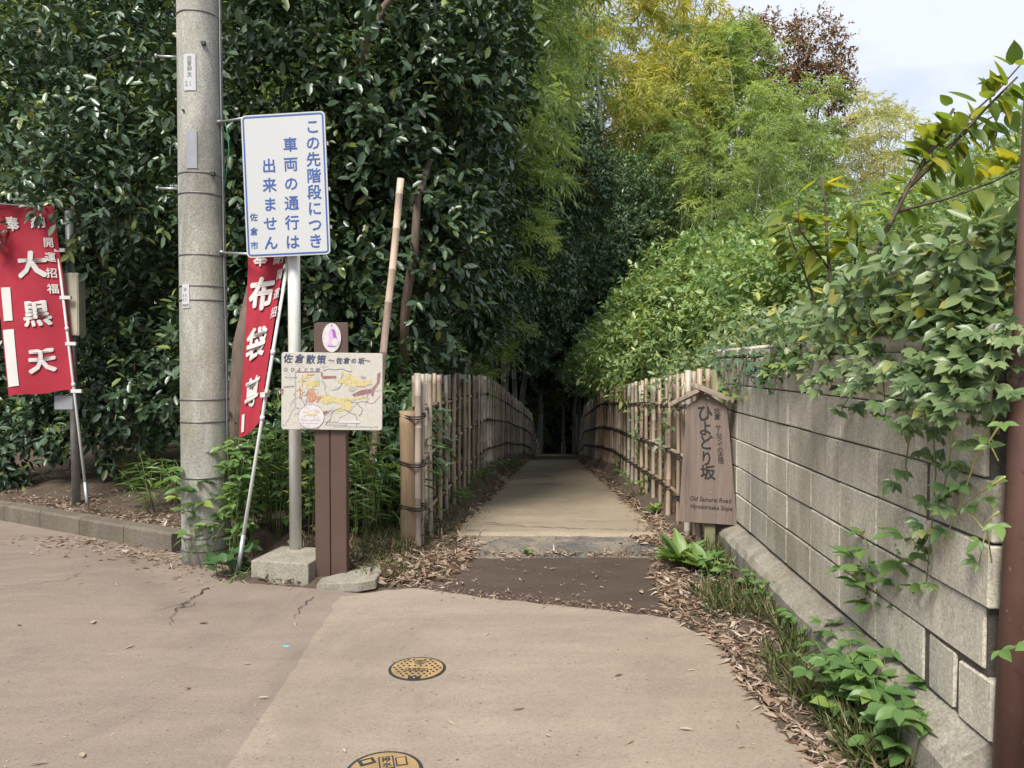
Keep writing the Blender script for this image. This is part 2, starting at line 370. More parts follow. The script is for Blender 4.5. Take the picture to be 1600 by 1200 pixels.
def m_wood(name, c, stretch=(1, 1, .05), k=1.0, scale=18):
    m, n, l, b, o = mat_new(name)
    g = noise(n, l, scale, 7, .7, stretch=stretch, dist=.7); f = noise(n, l, 90, 4, .6, stretch=(1, 1, .04))
    col = ramp(n, l, g, [(.25, tuple(x * .38 for x in c)), (.42, tuple(x * .8 for x in c)), (.58, c), (.78, tuple(x * 1.45 for x in c))])
    col = mix(n, l, .3 * k, col, f, 'OVERLAY'); l.new(col, b.inputs['Base Color']); b.inputs['Roughness'].default_value = .8; bump(n, l, b, g, .4, .004); return m
M_BOARD = m_wood('weathered_board', (.195, .145, .118)); M_ROOFB = m_wood('pale_weathered_wood', (.29, .225, .175))
M_POSTW = m_wood('yellowish_log', (.31, .215, .125)); M_LOG = m_wood('log_step', (.33, .27, .2)); M_GPOST = m_wood('greenish_post', (.20, .19, .10))
M_BARK = m_wood('brown_bark', (.125, .088, .065), (1, 1, .25), 1, 26); M_BARKG = m_wood('grey_bark', (.16, .145, .125), (1, 1, .3), 1, 22)
M_BROWN = simple('brown_painted_metal', (.085, .050, .037), .5, var=.1, bmp=.06)
def m_chipped():
    m, n, l, b, o = mat_new('chipped_brown_paint')
    a = noise(n, l, 26, 8, .75, stretch=(1, 1, .5)); f = noise(n, l, 4, 5)
    c = ramp(n, l, f, [(.3, (.085, .040, .030)), (.7, (.135, .072, .056))]); c = mix(n, l, ramp(n, l, a, [(.64, (0, 0, 0)), (.665, (1, 1, 1))]), c, (.47, .37, .32))
    c = mix(n, l, ramp(n, l, noise(n, l, 11, 7, .8), [(.60, (0, 0, 0)), (.66, (.8,) * 3)]), c, (.05, .024, .017))
    l.new(c, b.inputs['Base Color']); b.inputs['Roughness'].default_value = .55; bump(n, l, b, a, .3, .003); return m
M_CHIP = m_chipped()
def m_white(name, c, dirt, dc, stretch=(1, 1, .3), sc=7):
    m, n, l, b, o = mat_new(name)
    a = noise(n, l, sc, 7, .7, stretch=stretch); l.new(mix(n, l, ramp(n, l, a, [(.48, (0, 0, 0)), (.74, (dirt,) * 3)]), c, dc), b.inputs['Base Color'])
    b.inputs['Roughness'].default_value = .42; return m
M_SIGN = m_white('white_sign_face', (.46, .468, .465), .25, (.58, .56, .5), (1, 1, .6), 2.5)
M_WPOST = m_white('dirty_white_paint', (.66, .65, .61), .55, (.27, .25, .12))
M_PVC = m_white('white_plastic_tube', (.60, .595, .58), .3, (.45, .42, .36))
M_BLUE = simple('blue_print', (.028, .085, .30), .5, var=.1, bmp=0)
M_STEEL = simple('galvanised_steel', (.36, .37, .37), .42, .7, .15, 20, .1)
M_BAND = simple('dull_steel_band', (.17, .165, .155), .5, .5, .25, 20, .1)
M_GREYP = simple('grey_plate', (.27, .28, .30), .5, .3, .1)
M_BLACK = simple('black_plastic', (.018, .018, .02), .5, bmp=0)
M_INK = simple('black_ink', (.018, .016, .016), .6, bmp=0)
M_TAUPE = simple('grey_ink', (.30, .30, .30), .6, bmp=0)
M_NAVY = simple('navy_ink', (.03, .055, .13), .6, bmp=0)
M_BOX = simple('beige_metal_box', (.36, .325, .245), .55, var=.12, bmp=.05)
M_GREEN = simple('green_wire', (.02, .22, .13), .5, bmp=0)
M_CLOTHW = simple('white_cloth_print', (.56, .54, .51), .8, var=.08, bmp=.1, fine=600)
def m_cloth():
    m, n, l, b, out = mat_new('red_banner_cloth')
    c = ramp(n, l, noise(n, l, 4, 5), [(.3, (.40, .022, .042)), (.7, (.50, .032, .06))]); l.new(c, b.inputs['Base Color']); b.inputs['Roughness'].default_value = .75
    t = n.new('ShaderNodeBsdfTranslucent'); l.new(c, t.inputs[0]); ms = n.new('ShaderNodeMixShader'); ms.inputs[0].default_value = .3
    l.new(b.outputs[0], ms.inputs[1]); l.new(t.outputs[0], ms.inputs[2]); l.new(ms.outputs[0], out.inputs[0]); bump(n, l, b, noise(n, l, 500, 2), .1, .002); return m
M_RED = m_cloth()
def m_map():
    m, n, l, b, o = mat_new('hand_drawn_map_paper')
    a = noise(n, l, 17, 8, .75, dist=1.2); w = n.new('ShaderNodeTexWave'); w.inputs['Scale'].default_value = 9; w.inputs['Distortion'].default_value = 16; w.inputs['Detail'].default_value = 4
    l.new(n.new('ShaderNodeNewGeometry').outputs['Position'], w.inputs['Vector'])
    c = ramp(n, l, a, [(.28, (.30, .30, .29)), (.45, (.47, .445, .38)), (.62, (.50, .465, .41)), (.78, (.30, .33, .33))])
    c = mix(n, l, ramp(n, l, w.outputs['Fac'], [(.40, (0, 0, 0)), (.5, (.75,) * 3), (.60, (0, 0, 0))]), c, (.20, .21, .21))
    l.new(c, b.inputs['Base Color']); b.inputs['Roughness'].default_value = .5; return m
M_MAP = m_map()
def m_paint(name, c): 
    m, n, l, b, o = mat_new(name)
    a = noise(n, l, 60, 6, .75); l.new(ramp(n, l, a, [(.3, tuple(x * .6 for x in c)), (.55, c), (.72, (.50, .47, .42))]), b.inputs['Base Color']); b.inputs['Roughness'].default_value = .6; return m
M_YEL = m_paint('map_yellow', (.52, .43, .20)); M_MAROON = m_paint('map_maroon', (.27, .13, .14)); M_ORANGE = m_paint('map_orange', (.48, .22, .13)); M_PALE = m_paint('map_white', (.58, .54, .54))
M_PURP = m_paint('purple_print', (.33, .09, .36)); M_LILAC = m_paint('lilac_print', (.56, .38, .62))
M_CAST = simple('cast_iron', (.055, .058, .062), .55, .5, .25, 30, .3)
M_YCOV = simple('worn_yellow_cover_paint', (.30, .195, .085), .8, var=.25, scale=12, bmp=.3, fine=200)
M_CRACK = simple('dark_crack_filler', (.03, .022, .018), 1, bmp=0)  # dark filler colour of the crack ribbons
# foliage
M_CAM = leafmat('camellia_leaf', [(0, (.028, .052, .024)), (.45, (.050, .088, .042)), (.85, (.078, .128, .056)), (1, (.24, .28, .05))], .34, .10, .6)
M_DARKL = leafmat('dark_evergreen_leaf', [(0, (.024, .042, .021)), (.5, (.042, .072, .034)), (1, (.08, .115, .05))], .34, .12)
M_BLEAF = leafmat('bamboo_leaf', [(0, (.20, .235, .09)), (.45, (.36, .40, .17)), (.8, (.50, .50, .20)), (1, (.60, .53, .19))], .5, .5)
M_VINE = leafmat('vine_leaf', [(0, (.07, .12, .05)), (.5, (.15, .225, .095)), (.85, (.27, .33, .15)), (1, (.42, .39, .10))], .34, .35)
M_BIGL = leafmat('broad_shrub_leaf', [(0, (.10, .17, .04)), (.5, (.19, .27, .06)), (.8, (.34, .37, .07)), (1, (.56, .46, .05))], .42, .58)
M_HERB = leafmat('fresh_herb_leaf', [(0, (.07, .145, .045)), (.5, (.125, .225, .07)), (.9, (.21, .31, .085)), (1, (.36, .38, .08))], .42, .35)
M_GRASS = leafmat('grass_blade', [(0, (.06, .10, .025)), (.45, (.13, .165, .05)), (.75, (.26, .23, .12)), (1, (.36, .30, .19))], .6, .3)
M_LITT = leafmat('dry_litter', [(0, (.11, .062, .04)), (.35, (.25, .165, .115)), (.75, (.37, .285, .215)), (1, (.48, .40, .32))], .8, .1, .2)
M_RUST = leafmat('autumn_leaf', [(0, (.14, .075, .045)), (.5, (.23, .13, .075)), (.8, (.19, .16, .065)), (1, (.33, .10, .08))], .6, .3)

# ------------------------------------------------------------------ lie of the land
def pz(y):                                              # height of the path: level, a long ramp, then stairs
    return lerp([(6.3, 0), (24, -1.478), (34, -6.5), (60, -7.0), (400, -7)], y)
LF = [(5.86, -.745), (15.5, -.18), (18.5, .064), (21, .289), (23.5, .606), (25, .77), (27, 1.02), (34, 1.45)]     # left fence line
RF = [(5.7, 1.47), (24, 2.23), (34, 2.85)]                                                             # right fence line
LFB = [(5, 0), (11, -.02), (14, -.28), (16, -.43), (18.5, -.75), (21, -1.02), (23.5, -1.42), (27, -3.05), (34, -6.4)]
LFT = [(5.86, 1.375), (7.9, 1.345), (11.6, 1.27), (14, 1.07), (15.5, .94), (18.5, .61), (21, .34), (23.5, -.08), (25, -.93), (27, -1.77), (34, -5.1)]
RFB = [(5, .04), (7.5, .05), (9.7, -.08), (12.6, -.22), (15.5, -.5), (21.5, -1.1), (24, -1.5), (27, -3.05), (34, -6.4)]
RFT = [(5.6, 1.42), (6.35, 1.385), (9.66, 1.23), (12.6, 1.08), (15.5, .957), (21.5, .257), (24.2, -.62), (26, -1.65), (34, -5.1)]
WX0, WT = 1.32, .06
def wall_x(y): return WX0 + WT * y
KA, KB = Vector((-4.73, 6.89, 0)), Vector((-2.54, 5.66, 0))           # front foot of the kerb
def behind_kerb(x, y): # metres behind the kerb line
    t = (KB - KA).normalized(); return (x - KA.x) * (-t.y) + (y - KA.y) * t.x
def sstep(a, b, x): t = np.clip((x - a) / (b - a), 0, 1); return t * t * (3 - 2 * t)
def gz(x, y):
    x = np.asarray(x, float); y = np.asarray(y, float)
    xl = np.where(y < 5.86, -.75, lerp(LF, y)); xr = np.where(y < 5.9, wall_x(y) + .06, lerp(RF, y) + .14)
    base = pz(y)
    lb = lerp(LFB, y); rb = lerp(RFB, y)
    # left: bank behind the kerb and behind the fence
    left = lb + .05 + .16 * sstep(.2, 3, xl - x) + .05 * np.clip(xl - x - 3, 0, 20)
    left = np.where(y < 5.86, sstep(.10, .5, behind_kerb(x, y)) * .22 * sstep(-1.0, -2.4, x) + sstep(5.0, 5.9, y) * .06, left)
    bk = behind_kerb(x, y); left = np.where((y >= 5.86) & (x < -2.2), np.where(bk > .12, .10 + .16 * sstep(.3, 3, bk) + .05 * np.clip(bk - 3, 0, 20) + np.minimum(lb, 0), -.03), left)
    # right: plateau kept up by the wall, then a steep ivied bank
    top = lerp([(2, 1.44), (7, 1.42), (12, 1.0), (18, .45), (24, -.2), (34, -3.2), (60, -4), (400, -4)], y)
    right = rb + (top - rb) * sstep(0, .28, x - xr) + .10 * np.clip(x - xr, 0, 6)
    wf = np.where(y < 5.9, 0, 1.0)
    mid = base + (lb - base) * sstep(.32, .0, x - xl) * wf + (rb - base) * sstep(.30, .0, xr - .14 - x) * wf - .02
    z = np.where(x < xl, left, np.where(x > xr, right, mid))
    z = np.where((y < 2.42) & (x > wall_x(y) - .1), np.where(y < 1.6, -.03, 0.0), z)
    z = np.where((y < 5.86) & (x < xl) & (behind_kerb(x, y) < .12) & (x < -1.95), -.03, z)
    edge = np.interp(y, [2.3, 2.81, 3.31, 3.84, 4.25, 5.0, 5.9], [1.12, 1.11, 1.06, 1.10, .93, .98, 1.2])
    z = np.where((y < 5.9) & (y > 1.5) & (x > edge) & (x <= wall_x(y) + .06), .006 + .05 * sstep(0, .35, x - edge), z)
    z = np.where((y < 5.0) & (x < -.75), -.03, z)
    return z
def gz1(x, y): return float(gz(x, y))
xs = np.concatenate([np.linspace(-160, -14, 16), np.arange(-12, -6, .5), np.arange(-6, 4.2, .1), np.arange(4.3, 14, .5), np.linspace(15, 160, 16)])
ys = np.concatenate([np.linspace(-60, -2, 10), np.arange(-1, 2, .5), np.arange(2, 26, .12), np.arange(26, 45, .4), np.linspace(46, 320, 24)])
XX, YY = np.meshgrid(xs, ys); ZZ = gz(XX, YY)
bumpy = .03 * np.sin(3.1 * XX + 1.7 * YY) * np.sin(2.3 * YY - XX) + .018 * rng.normal(size=XX.shape)
soft = ((XX < -1.3) | (XX > wall_x(YY) + .2) | (YY > 6.6))
ZZ = ZZ + np.where(soft & (ZZ > -.005 + pz(YY)), bumpy, 0)
nx, ny = len(xs), len(ys); I = np.arange(nx * ny).reshape(ny, nx)
q = np.stack([I[:-1, :-1], I[:-1, 1:], I[1:, 1:], I[1:, :-1]], -1).reshape(-1, 4)
FF = np.concatenate([q[:, [0, 1, 2]], q[:, [0, 2, 3]]])
ground = link('ground', tri_mesh('ground', np.stack([XX, YY, ZZ], -1).reshape(-1, 3), FF), None, M_SOIL); ground['kind'] = 'structure'

def sheet(name, pts, z, mat, wob=.012):                      # a level sheet with an uneven edge and a little thickness
    out = []
    for i in range(len(pts)):
        a = Vector((*pts[i], 0)); b = Vector((*pts[(i + 1) % len(pts)], 0)); k = max(1, int((b - a).length / .06)) if (b - a).length < 6 else 6
        for j in range(k):
            p = a.lerp(b, j / k); out.append((p.x + random.uniform(-wob, wob), p.y + random.uniform(-wob, wob)))
    tris = tessellate_polygon([[Vector((x, y, 0)) for x, y in out]]); mb = MB(); k = len(out)
    mb.add([(x, y, z) for x, y in out] + [(x, y, z - .03) for x, y in out], [tuple(t) for t in tris] + [(i, k + i, k + (i+1) % k, (i+1) % k) for i in range(k)])
    o = mb.build(name, mat); 
    bm = bmesh.new(); bm.from_mesh(o.data); bmesh.ops.recalc_face_normals(bm, faces=bm.faces)
    if sum(f.normal.z for f in bm.faces) < 0: bmesh.ops.reverse_faces(bm, faces=bm.faces)
    bm.to_mesh(o.data); bm.free()
    o['kind'] = 'structure'; return o
def gp(px, py): v = G(px, py); return (v.x, v.y)
# older pinkish coating on the left, beige strip down the middle, dark brown patch before the path
road = sheet('road', [(-30, -8), (12, -8), (12, 1.4), (1.5, 1.5), (1.12, 2.3), gp(1255, 1175), gp(1172, 1085), gp(1130, 1012), gp(1048, 972), gp(655, 925), gp(600, 930), gp(497, 921),
             gp(390, 912), (-2.0, 5.28), (-2.42, 5.62), (KA.x, KA.y), (KA.x - 6, KA.y + 3.37), (-30, 12)], .002, M_PAVE2)
strip = sheet('road_strip', [(-.92, -8), (5, -8), (5, 1.3), (1.45, 1.4), (1.10, 2.3), gp(1250, 1172), gp(1168, 1085), gp(1128, 1012), gp(1047, 967), gp(900, 950), gp(760, 936), gp(655, 920), gp(602, 924), gp(530, 934), gp(452, 1060)], .006, M_PAVE)
dirt = sheet('path_apron', [gp(1052, 972), gp(640, 928), gp(700, 880), gp(712, 866), gp(1030, 866), gp(1045, 900), gp(1090, 940)], -.004, M_DIRT, .02)
asph = sheet('asphalt_strip', [gp(706, 872), gp(1048, 870), gp(1050, 828), gp(728, 828)], -.001, M_ASPH, .02)
# the concrete path, following the ramp
mb = MB(); rows = np.concatenate([[6.27, 6.29], np.arange(6.4, 20.6, .22)]); nc = 14
PL = [(6.0, -.40), (6.5, -.47), (8.0, -.52), (17.6, .06), (24, .8)]; PR = [(6.0, 1.36), (6.72, 1.40), (15.36, 1.94), (20, 2.1), (24, 2.2)]
jit = [random.uniform(-.03, .03) for _ in range(nc + 1)]
for i, y in enumerate(rows):
    a, b = float(lerp(PL, y)) + random.uniform(-.035, .035), float(lerp(PR, y)) + random.uniform(-.035, .035)
    for j in range(nc + 1):
        t = j / nc; yy = y + (jit[j] if i < 2 else 0)
        mb.v.append((a + (b - a) * t, yy, float(pz(y)) + .012 + .012 * math.sin(math.pi * t) + random.uniform(-.0008, .0008) - (.03 if i == 0 else 0)))
    if i: mb.f += [((i-1)*(nc+1)+j, (i-1)*(nc+1)+j+1, i*(nc+1)+j+1, i*(nc+1)+j) for j in range(nc)]
path = mb.build('path', M_PATH, None, True); path['kind'] = 'structure'
def crack(parent, pts, w=.012, z=.0095, branches=2):
    def jag(a, b, k):
        o = []; 
        for i in range(k + 1):
            p = Vector(a).lerp(Vector(b), i / k); o.append(p + Vector((random.uniform(-.02, .02), random.uniform(-.025, .025), 0)))
        return o
    line = []
    for a, b in zip(pts[:-1], pts[1:]): line += jag(a, b, 7)[:-1]
    line.append(Vector(pts[-1])); m = MB(); n = len(line)
    m.ribbon(line, [w * (.25 + .9 * random.random()) * (1 - .7 * i / n) for i in range(n)], z)
    for _ in range(branches):
        k = random.randrange(2, max(3, n - 2)); a = line[k]; b = a + Vector((random.uniform(-.16, .16), random.uniform(-.2, .1), 0)); br = jag(a, b, 4); m.ribbon(br, [w * .5, w * .4, w * .3, w * .2, .001], z)
    m.build('crack', M_CRACK, parent)
g3 = lambda px, py: Vector((*gp(px, py), 0))
crack(road, [g3(326, 918), g3(312, 930), g3(297, 940), g3(272, 957), g3(266, 978)], .016); crack(road, [g3(490, 934), g3(470, 952), g3(458, 968)], .010, branches=1)
crack(strip, [g3(648, 930), g3(600, 948), g3(565, 956), g3(532, 960)], .014, .003); crack(road, [g3(345, 880), g3(352, 892), g3(340, 906), g3(300, 918)], .006, .003, 1)
crack(road, [g3(130, 895), g3(110, 905), g3(60, 912), g3(5, 916)], .006, .003, 1); crack(strip, [g3(1136, 1025), g3(1137, 1045), g3(1140, 1062)], .008, .003, 3)
crack(path, [(-.25, 6.9, -.035), (.2, 6.62, -.02), (.7, 6.52, -.012), (1.3, 6.45, -.005)], .018, .022, 4); crack(path, [(.35, 7.15, -.06), (.9, 7.0, -.05), (1.38, 7.1, -.05)], .008, .026, 1)
# stairs: earth treads kept by logs
stairs = link('stairs', MB().mesh('stairs'), None); bpy.data.objects.remove(stairs)
stairs = thing('stairs', None, None, (1.5, 24, -1.48)); stairs['kind'] = 'structure'
for i in range(18):
    y = 24 + i * .56; z = -1.478 - i * .28; xa, xb = float(lerp(LF, y)) + .10, float(lerp(RF, y)) - .08
    MB().tube([(xa, y, z - .05), (xb, y, z - .05)], .09, 10).build('log', M_LOG, stairs, True)
    MB().box((xa, y + .02, z - .4), (xb, y + .6, z - .02)).build('tread', M_SOIL, stairs)
# kerb stones
kerb = thing('kerb', None, None, (KA.x, KA.y, 0)); kerb['kind'] = 'structure'
kd = (KB - KA).normalized(); kn = Vector((-kd.y, kd.x, 0)); p = KA - kd * 3.0; step = .602
for i in range(9):
    a = p + kd * (step * i); ln = .594
    if (a - KA).dot(kd) + ln > (KB - KA).length + .15: ln = max(.1, (KB - KA).length + .15 - (a - KA).dot(kd))
    fr = Fr(a + Vector((0, 0, -.1)), kd, Vector((0, 0, 1))); m = MB(); top = .15 + .1 + random.uniform(-.006, .006)
    for (u0, u1) in ((0, ln),):
        pr = [(0, 0), (0, .235), (.015, top), (.13, top + .004), (.15, .2), (.15, 0)]
        m.add([a + kd * u + kn * d_ + Vector((0, 0, h - .1)) for u in (u0, u1) for d_, h in pr], [tuple(range(5, -1, -1)), tuple(range(6, 12))] + [(k, (k+1) % 6, 6 + (k+1) % 6, 6 + k) for k in range(6)])
    o = m.bevelled('kerb_stone', M_KERB, kerb, .004)

# ------------------------------------------------------------------ utility pole
pc = G(319, 884); py0 = pc.y + .17; px0 = (320.5 - 800) / FPX * py0
pole = thing('utility_pole', 'tall grey concrete utility pole with steel bands and small plates', 'pole', (px0, py0, 0))
def prad(z): return .174 - .0052 * z
zs = np.linspace(-.1, 11, 34)
MB().tube([(px0 - .004 * z, py0, z) for z in zs], [prad(z) for z in zs], 40).build('shaft', M_POLE, pole, True)
def pz_at(py): return P(319, py, py0 - .16).z
def pxz(z): return px0 - .004 * z
for py, w in ((862, .012), (842, .009), (748, .010), (660, .010), (625, .010), (468, .012), (446, .009), (397, .008), (300, .010), (268, .008), (14, .010)):
    z = pz_at(py); MB().tube([(pxz(z), py0, z - w / 2), (pxz(z), py0, z + w / 2)], prad(z) + .0045, 40).build('steel_band', M_BAND, pole, True)
def pole_plate(name, cx, y0, y1, wpx, mat, items=(), ink=M_TAUPE):
    """a curved plate wrapped on the pole between picture rows"""
    z0, z1 = pz_at(y1), pz_at(y0); r = prad((z0 + z1) / 2) + .004; w = wpx * (py0 - .17) / FPX
    cref = 800 + FPX * pxz((z0 + z1) / 2) / (py0 - .15); a0 = math.asin(max(-.95, min(.95, ((cx - cref) * (py0 - .17) / FPX) / r)))
    def fn(u, v, n=.0): a = a0 + u / r; return Vector((pxz(v) + (r + n) * math.sin(a), py0 - (r + n) * math.cos(a), v))
    m = MB(); k = 8
    m.v = [tuple(fn(-w/2 + w*i/k, z, n)) for n in (-.004, .002) for z in (z0, z1) for i in range(k + 1)]; s = k + 1
    for i in range(k): m.f += [(2*s+i, 2*s+i+1, 3*s+i+1, 3*s+i), (i, i+1, 2*s+i+1, 2*s+i), (s+i, s+i+1, 3*s+i+1, 3*s+i)]
    m.f += [(0, 2*s, 3*s, s), (k, s+k, 3*s+k, 2*s+k)]
    o = m.build(name, mat, pole)
    letters([(c, u, z0 + (z1 - z0) * t, sz, .012, sx, 0) for c, u, t, sz, sx in items], lambda u, v, n: fn(u, v, .003 + n), ink, o)
pole_plate('number_plate', 302, 84, 141, 19, M_SIGN, [('沼', 0, .88, .036, 1), ('管', 0, .74, .034, 1), ('群', 0, .6, .036, 1), ('支', 0, .44, .036, 1), ('2', -.012, .2, .05, .9), ('1', .016, .2, .05, .9)])
pole_plate('blank_plate', 304, 204, 263, 17, M_GREYP)
pole_plate('small_sticker', 292, 444, 481, 14, M_SIGN, [('✿', 0, .8, .035, 1), ('9', -.012, .53, .025, 1), ('9', .010, .53, .025, 1), ('3', -.012, .36, .025, 1), ('3', .010, .36, .025, 1), ('佐', -.018, .12, .018, 1), ('倉', 0, .12, .018, 1), ('線', .018, .12, .018, 1)])
for py in (75, 287):
    z = pz_at(py); x = pxz(z) - prad(z) + .02; MB().tube([(x, py0, z), (x - .175, py0 - .02, z)], .010, 8).tube([(x - .165, py0 - .02, z), (x - .18, py0 - .02, z)], .018, 8).build('step_bolt', M_STEEL, pole, True)
for py in (66, 269):
    z = pz_at(py); a = .55 if py < 100 else .85; r = prad(z) + .012
    MB().box((pxz(z) + r * math.sin(a) - .014, py0 - r * math.cos(a) - .014, z - .012), (pxz(z) + r * math.sin(a) + .014, py0 - r * math.cos(a) + .014, z + .012)).build('cable_clip', M_BLACK, pole)
z = pz_at(172); MB().tube([(pxz(z) - .06, py0 - prad(z) - .003, z), (pxz(z) - .06, py0 - prad(z) + .01, z)], .009, 10).build('bolt_hole', M_DARK, pole)
cz = np.linspace(.5, 4.4, 22); MB().tube([(pxz(z) + prad(z) + .006, py0 - .03 + .004 * math.sin(5 * z), z) for z in cz], .0045, 6).build('earth_wire', M_STEEL, pole, True)
MB().tube([P(351, 187, py0), P(356, 210, py0 - .05), P(358, 235, py0 - .05), P(355, 262, py0 - .02), P(350, 300, py0)], .0035, 6).build('green_wire', M_GREEN, pole, True)

# ------------------------------------------------------------------ no-vehicles notice on its white post
DS = 5.16
sg = thing('notice_sign', 'white panel with blue border and blue Japanese lettering on a white post', 'sign', G(462, 866))
c = P(446.5, 289, DS); ru = R(2.0); yaw = R(-4)
fs = Fr(c, (math.cos(yaw) * math.cos(ru), math.sin(yaw), math.sin(ru)), (-math.sin(ru), 0, math.cos(ru)))
k = DS / FPX; HW, HH = 66.5 * k, 110 * k
panel = MB().prism(rrect(-HW, HW, -HH, HH, .03), fs, -.004, .004).build('panel', M_SIGN, sg)
def ring(mb, fr, a, b, r, w, n):
    o = rrect(-a, a, -b, b, r, 5); i = rrect(-a + w, a - w, -b + w, b - w, max(.003, r - w), 5); m = len(o)
    mb.add([fr.pt(u, v, n) for u, v in o] + [fr.pt(u, v, n) for u, v in i], [(j, (j+1) % m, m + (j+1) % m, m + j) for j in range(m)]); return mb
ring(MB(), fs, HW - .010, HH - .010, .024, .0105, .006).build('blue_border', M_BLUE, panel)
def spix(px, py): # picture point to panel coordinates, allowing for the panel's tilt
    dx, dy = (px - 446.5) * k, -(py - 289) * k; return dx * math.cos(ru) + dy * math.sin(ru), -dx * math.sin(ru) + dy * math.cos(ru)
items = []
def column(txt, p0, p1, size, bold=.014, sx=1.0, sh=0):
    n = len(txt)
    for i, ch in enumerate(txt):
        t = i / max(1, n - 1); u, v = spix(p0[0] + (p1[0] - p0[0]) * t, p0[1] + (p1[1] - p0[1]) * t); items.append((ch, u, v, size, bold, sx, sh))
column('この先階段につき', (490, 200), (493.5, 376), .104); column('車両の通行は', (454.5, 227), (457, 377), .104); column('出来ません', (420.5, 259), (422.5, 378), .102); column('佐倉市', (395.5, 338), (396, 382), .058, .006)
letters(items, lambda u, v, n: fs.pt(u, v, .0055 + n), M_BLUE, panel)
for v in (-.30, -.04, .27): fs.box(MB(), -HW + .02, HW + .012, v - .012, v + .012, -.030, -.005).build('back_rail', M_STEEL, sg)
for py in (183.5, 391):
    z = pz_at(py); a = Vector((pxz(z) + prad(z) - .02, py0 - .05, z)); b = fs.pt(-HW + .03, .48 if py < 300 else -.46, -.02)
    MB().tube([a, b], .009, 8).tube([a, a + Vector((.035, 0, 0))], .018, 8).build('bracket_arm', M_STEEL, sg, True)
wp = P(462, 866, 5.33); w1 = P(458, 190, 5.25)
MB().tube([wp - Vector((0, 0, .03)), w1], .043, 18).build('post', M_WPOST, sg, True)
bl = G(392, 905); br = G(488, 911); m = MB(); fr = Fr((bl.x, bl.y, 0), (br.x - bl.x, br.y - bl.y, 0))
fr.box(m, 0, .42, -.05, .128, -.42, 0); m.bevelled('base_block', M_CONC, sg, .008, 2)

# ------------------------------------------------------------------ banners
def banner(label, foot, head, side, surf, items, rects, tabs):
    t = thing('banner', label, 'banner', foot)
    MB().tube([foot, foot.lerp(head, .5), head], [.0125, .0125, .011], 10).build('pole', M_PVC, t, True)
    MB().tube([foot - Vector((0, 0, .04)), foot.lerp(head, .11)], .0165, 10).build('ground_sleeve', M_STEEL, t, True)
    for f in (.42, .60): MB().tube([foot.lerp(head, f), foot.lerp(head, f + .012)], .017, 10).build('pole_joint', M_PVC, t, True)
    m = MB(); nu, nv = 24, 60
    for n in (0, 1):
        for j in range(nv + 1):
            for i in range(nu + 1): m.v.append(tuple(surf(i / nu, j / nv, .0012 * n)))
    b = (nu + 1) * (nv + 1)
    for j in range(nv):
        for i in range(nu):
            a = j * (nu + 1) + i; m.f += [(a, a + nu + 1, a + nu + 2, a + 1), (b + a, b + a + 1, b + a + nu + 2, b + a + nu + 1)]
    cl = m.build('cloth', M_RED, t, True)
    for (u0, u1, v0, v1) in rects:
        m = MB(); kk = 14
        for j in range(kk + 1):
            for i in range(5): m.v.append(tuple(surf(u0 + (u1 - u0) * i / 4, v0 + (v1 - v0) * j / kk, -.008)))
        for j in range(kk):
            for i in range(4): a = j * 5 + i; m.f.append((a, a + 5, a + 6, a + 1))
        m.build('white_strip', M_CLOTHW, cl)
    for p in tabs:
        q = foot + (head - foot) * ((p.z - foot.z) / (head.z - foot.z)); d = (q - p); d.normalize()
        fr = Fr(q, d, (0, 0, 1)); fr.box(MB(), -.075, .024, -.016, .016, -.016, .0165).build('tab', M_CLOTHW, t)
    MB().tube([head + Vector((.02, 0, -.02)), surf(0, 0, 0) + Vector((0, 0, .01))], .006, 6).build('top_bar', M_PVC, t)
    return t
f1 = P(139, 806, 7.05); h1 = P(82, 322, 7.05)
def surf1(u, v, n):
    v = max(-.02, min(1.02, v)); pr = P(88 + 29 * v, 352 + 257 * v, 7.05) + Vector((0, 0, (1 - v) * .17)); lf = P(-22 + 41 * v, 318 + 301 * v, 7.05)
    p = lf.lerp(pr, u); return p + Vector((0, .022 * math.sin(5 * u + 4 * v) + .012 * math.sin(11 * u - 3 * v) - .03 * (1 - u) * v + n, .008 * math.sin(3.0 * u * math.pi)))
def banner2(label, foot, head, surf, spec, rects, tabs, W=.6, H=1.8):
    t = banner(label, foot, head, 0, surf, [], rects, tabs)
    cl = [o for o in t.children if o.name.startswith('cloth')][0]
    for ch, u, v, s, b, lean in spec:
        char_mesh(ch, lambda x, y, n: surf(u + x / W, v - y / H, -.011 - n), s, b, 1, lean).build('character', M_CLOTHW, cl)
    return t
banner2('red banner with three large white characters for the dark deity beside a meter post', f1, h1, surf1,
        [('奉', .335, .10, .145, .03, .0), ('納', .74, .085, .14, .03, .0), ('大', .58, .315, .265, .045, .05), ('黒', .57, .575, .255, .035, 0), ('天', .56, .825, .25, .04, .05),
         ('開', .86, .20, .10, .02, 0), ('運', .86, .28, .10, .02, 0), ('招', .85, .365, .10, .02, 0), ('福', .84, .45, .10, .02, 0)],
        [(.06, .19, .44, .615), (.03, .195, .66, .955)], [P(96, 391, 7.05), P(103, 465, 7.05), P(110, 537, 7.05), P(117, 611, 7.05)])
f2 = G(370, 900); f2.y += .0; h2 = P(462, 330, 5.30)
def surf2(u, v, n):
    q = f2.lerp(h2, .99 - .585 * v); lf = P(388 - 14 * v ** 1.5, 336 + 348 * v, 5.36)
    lf.z += 0; q = q + Vector((-.02, 0, .02 * v)); p = lf.lerp(q, u); fold = math.sin(math.pi * u)
    return p + Vector((.012 * math.sin(7 * v) * fold, .035 * fold * math.sin(2.6 * v + .6) + .012 * math.sin(9 * u + 5 * v) + n, -.015 * fold * v))
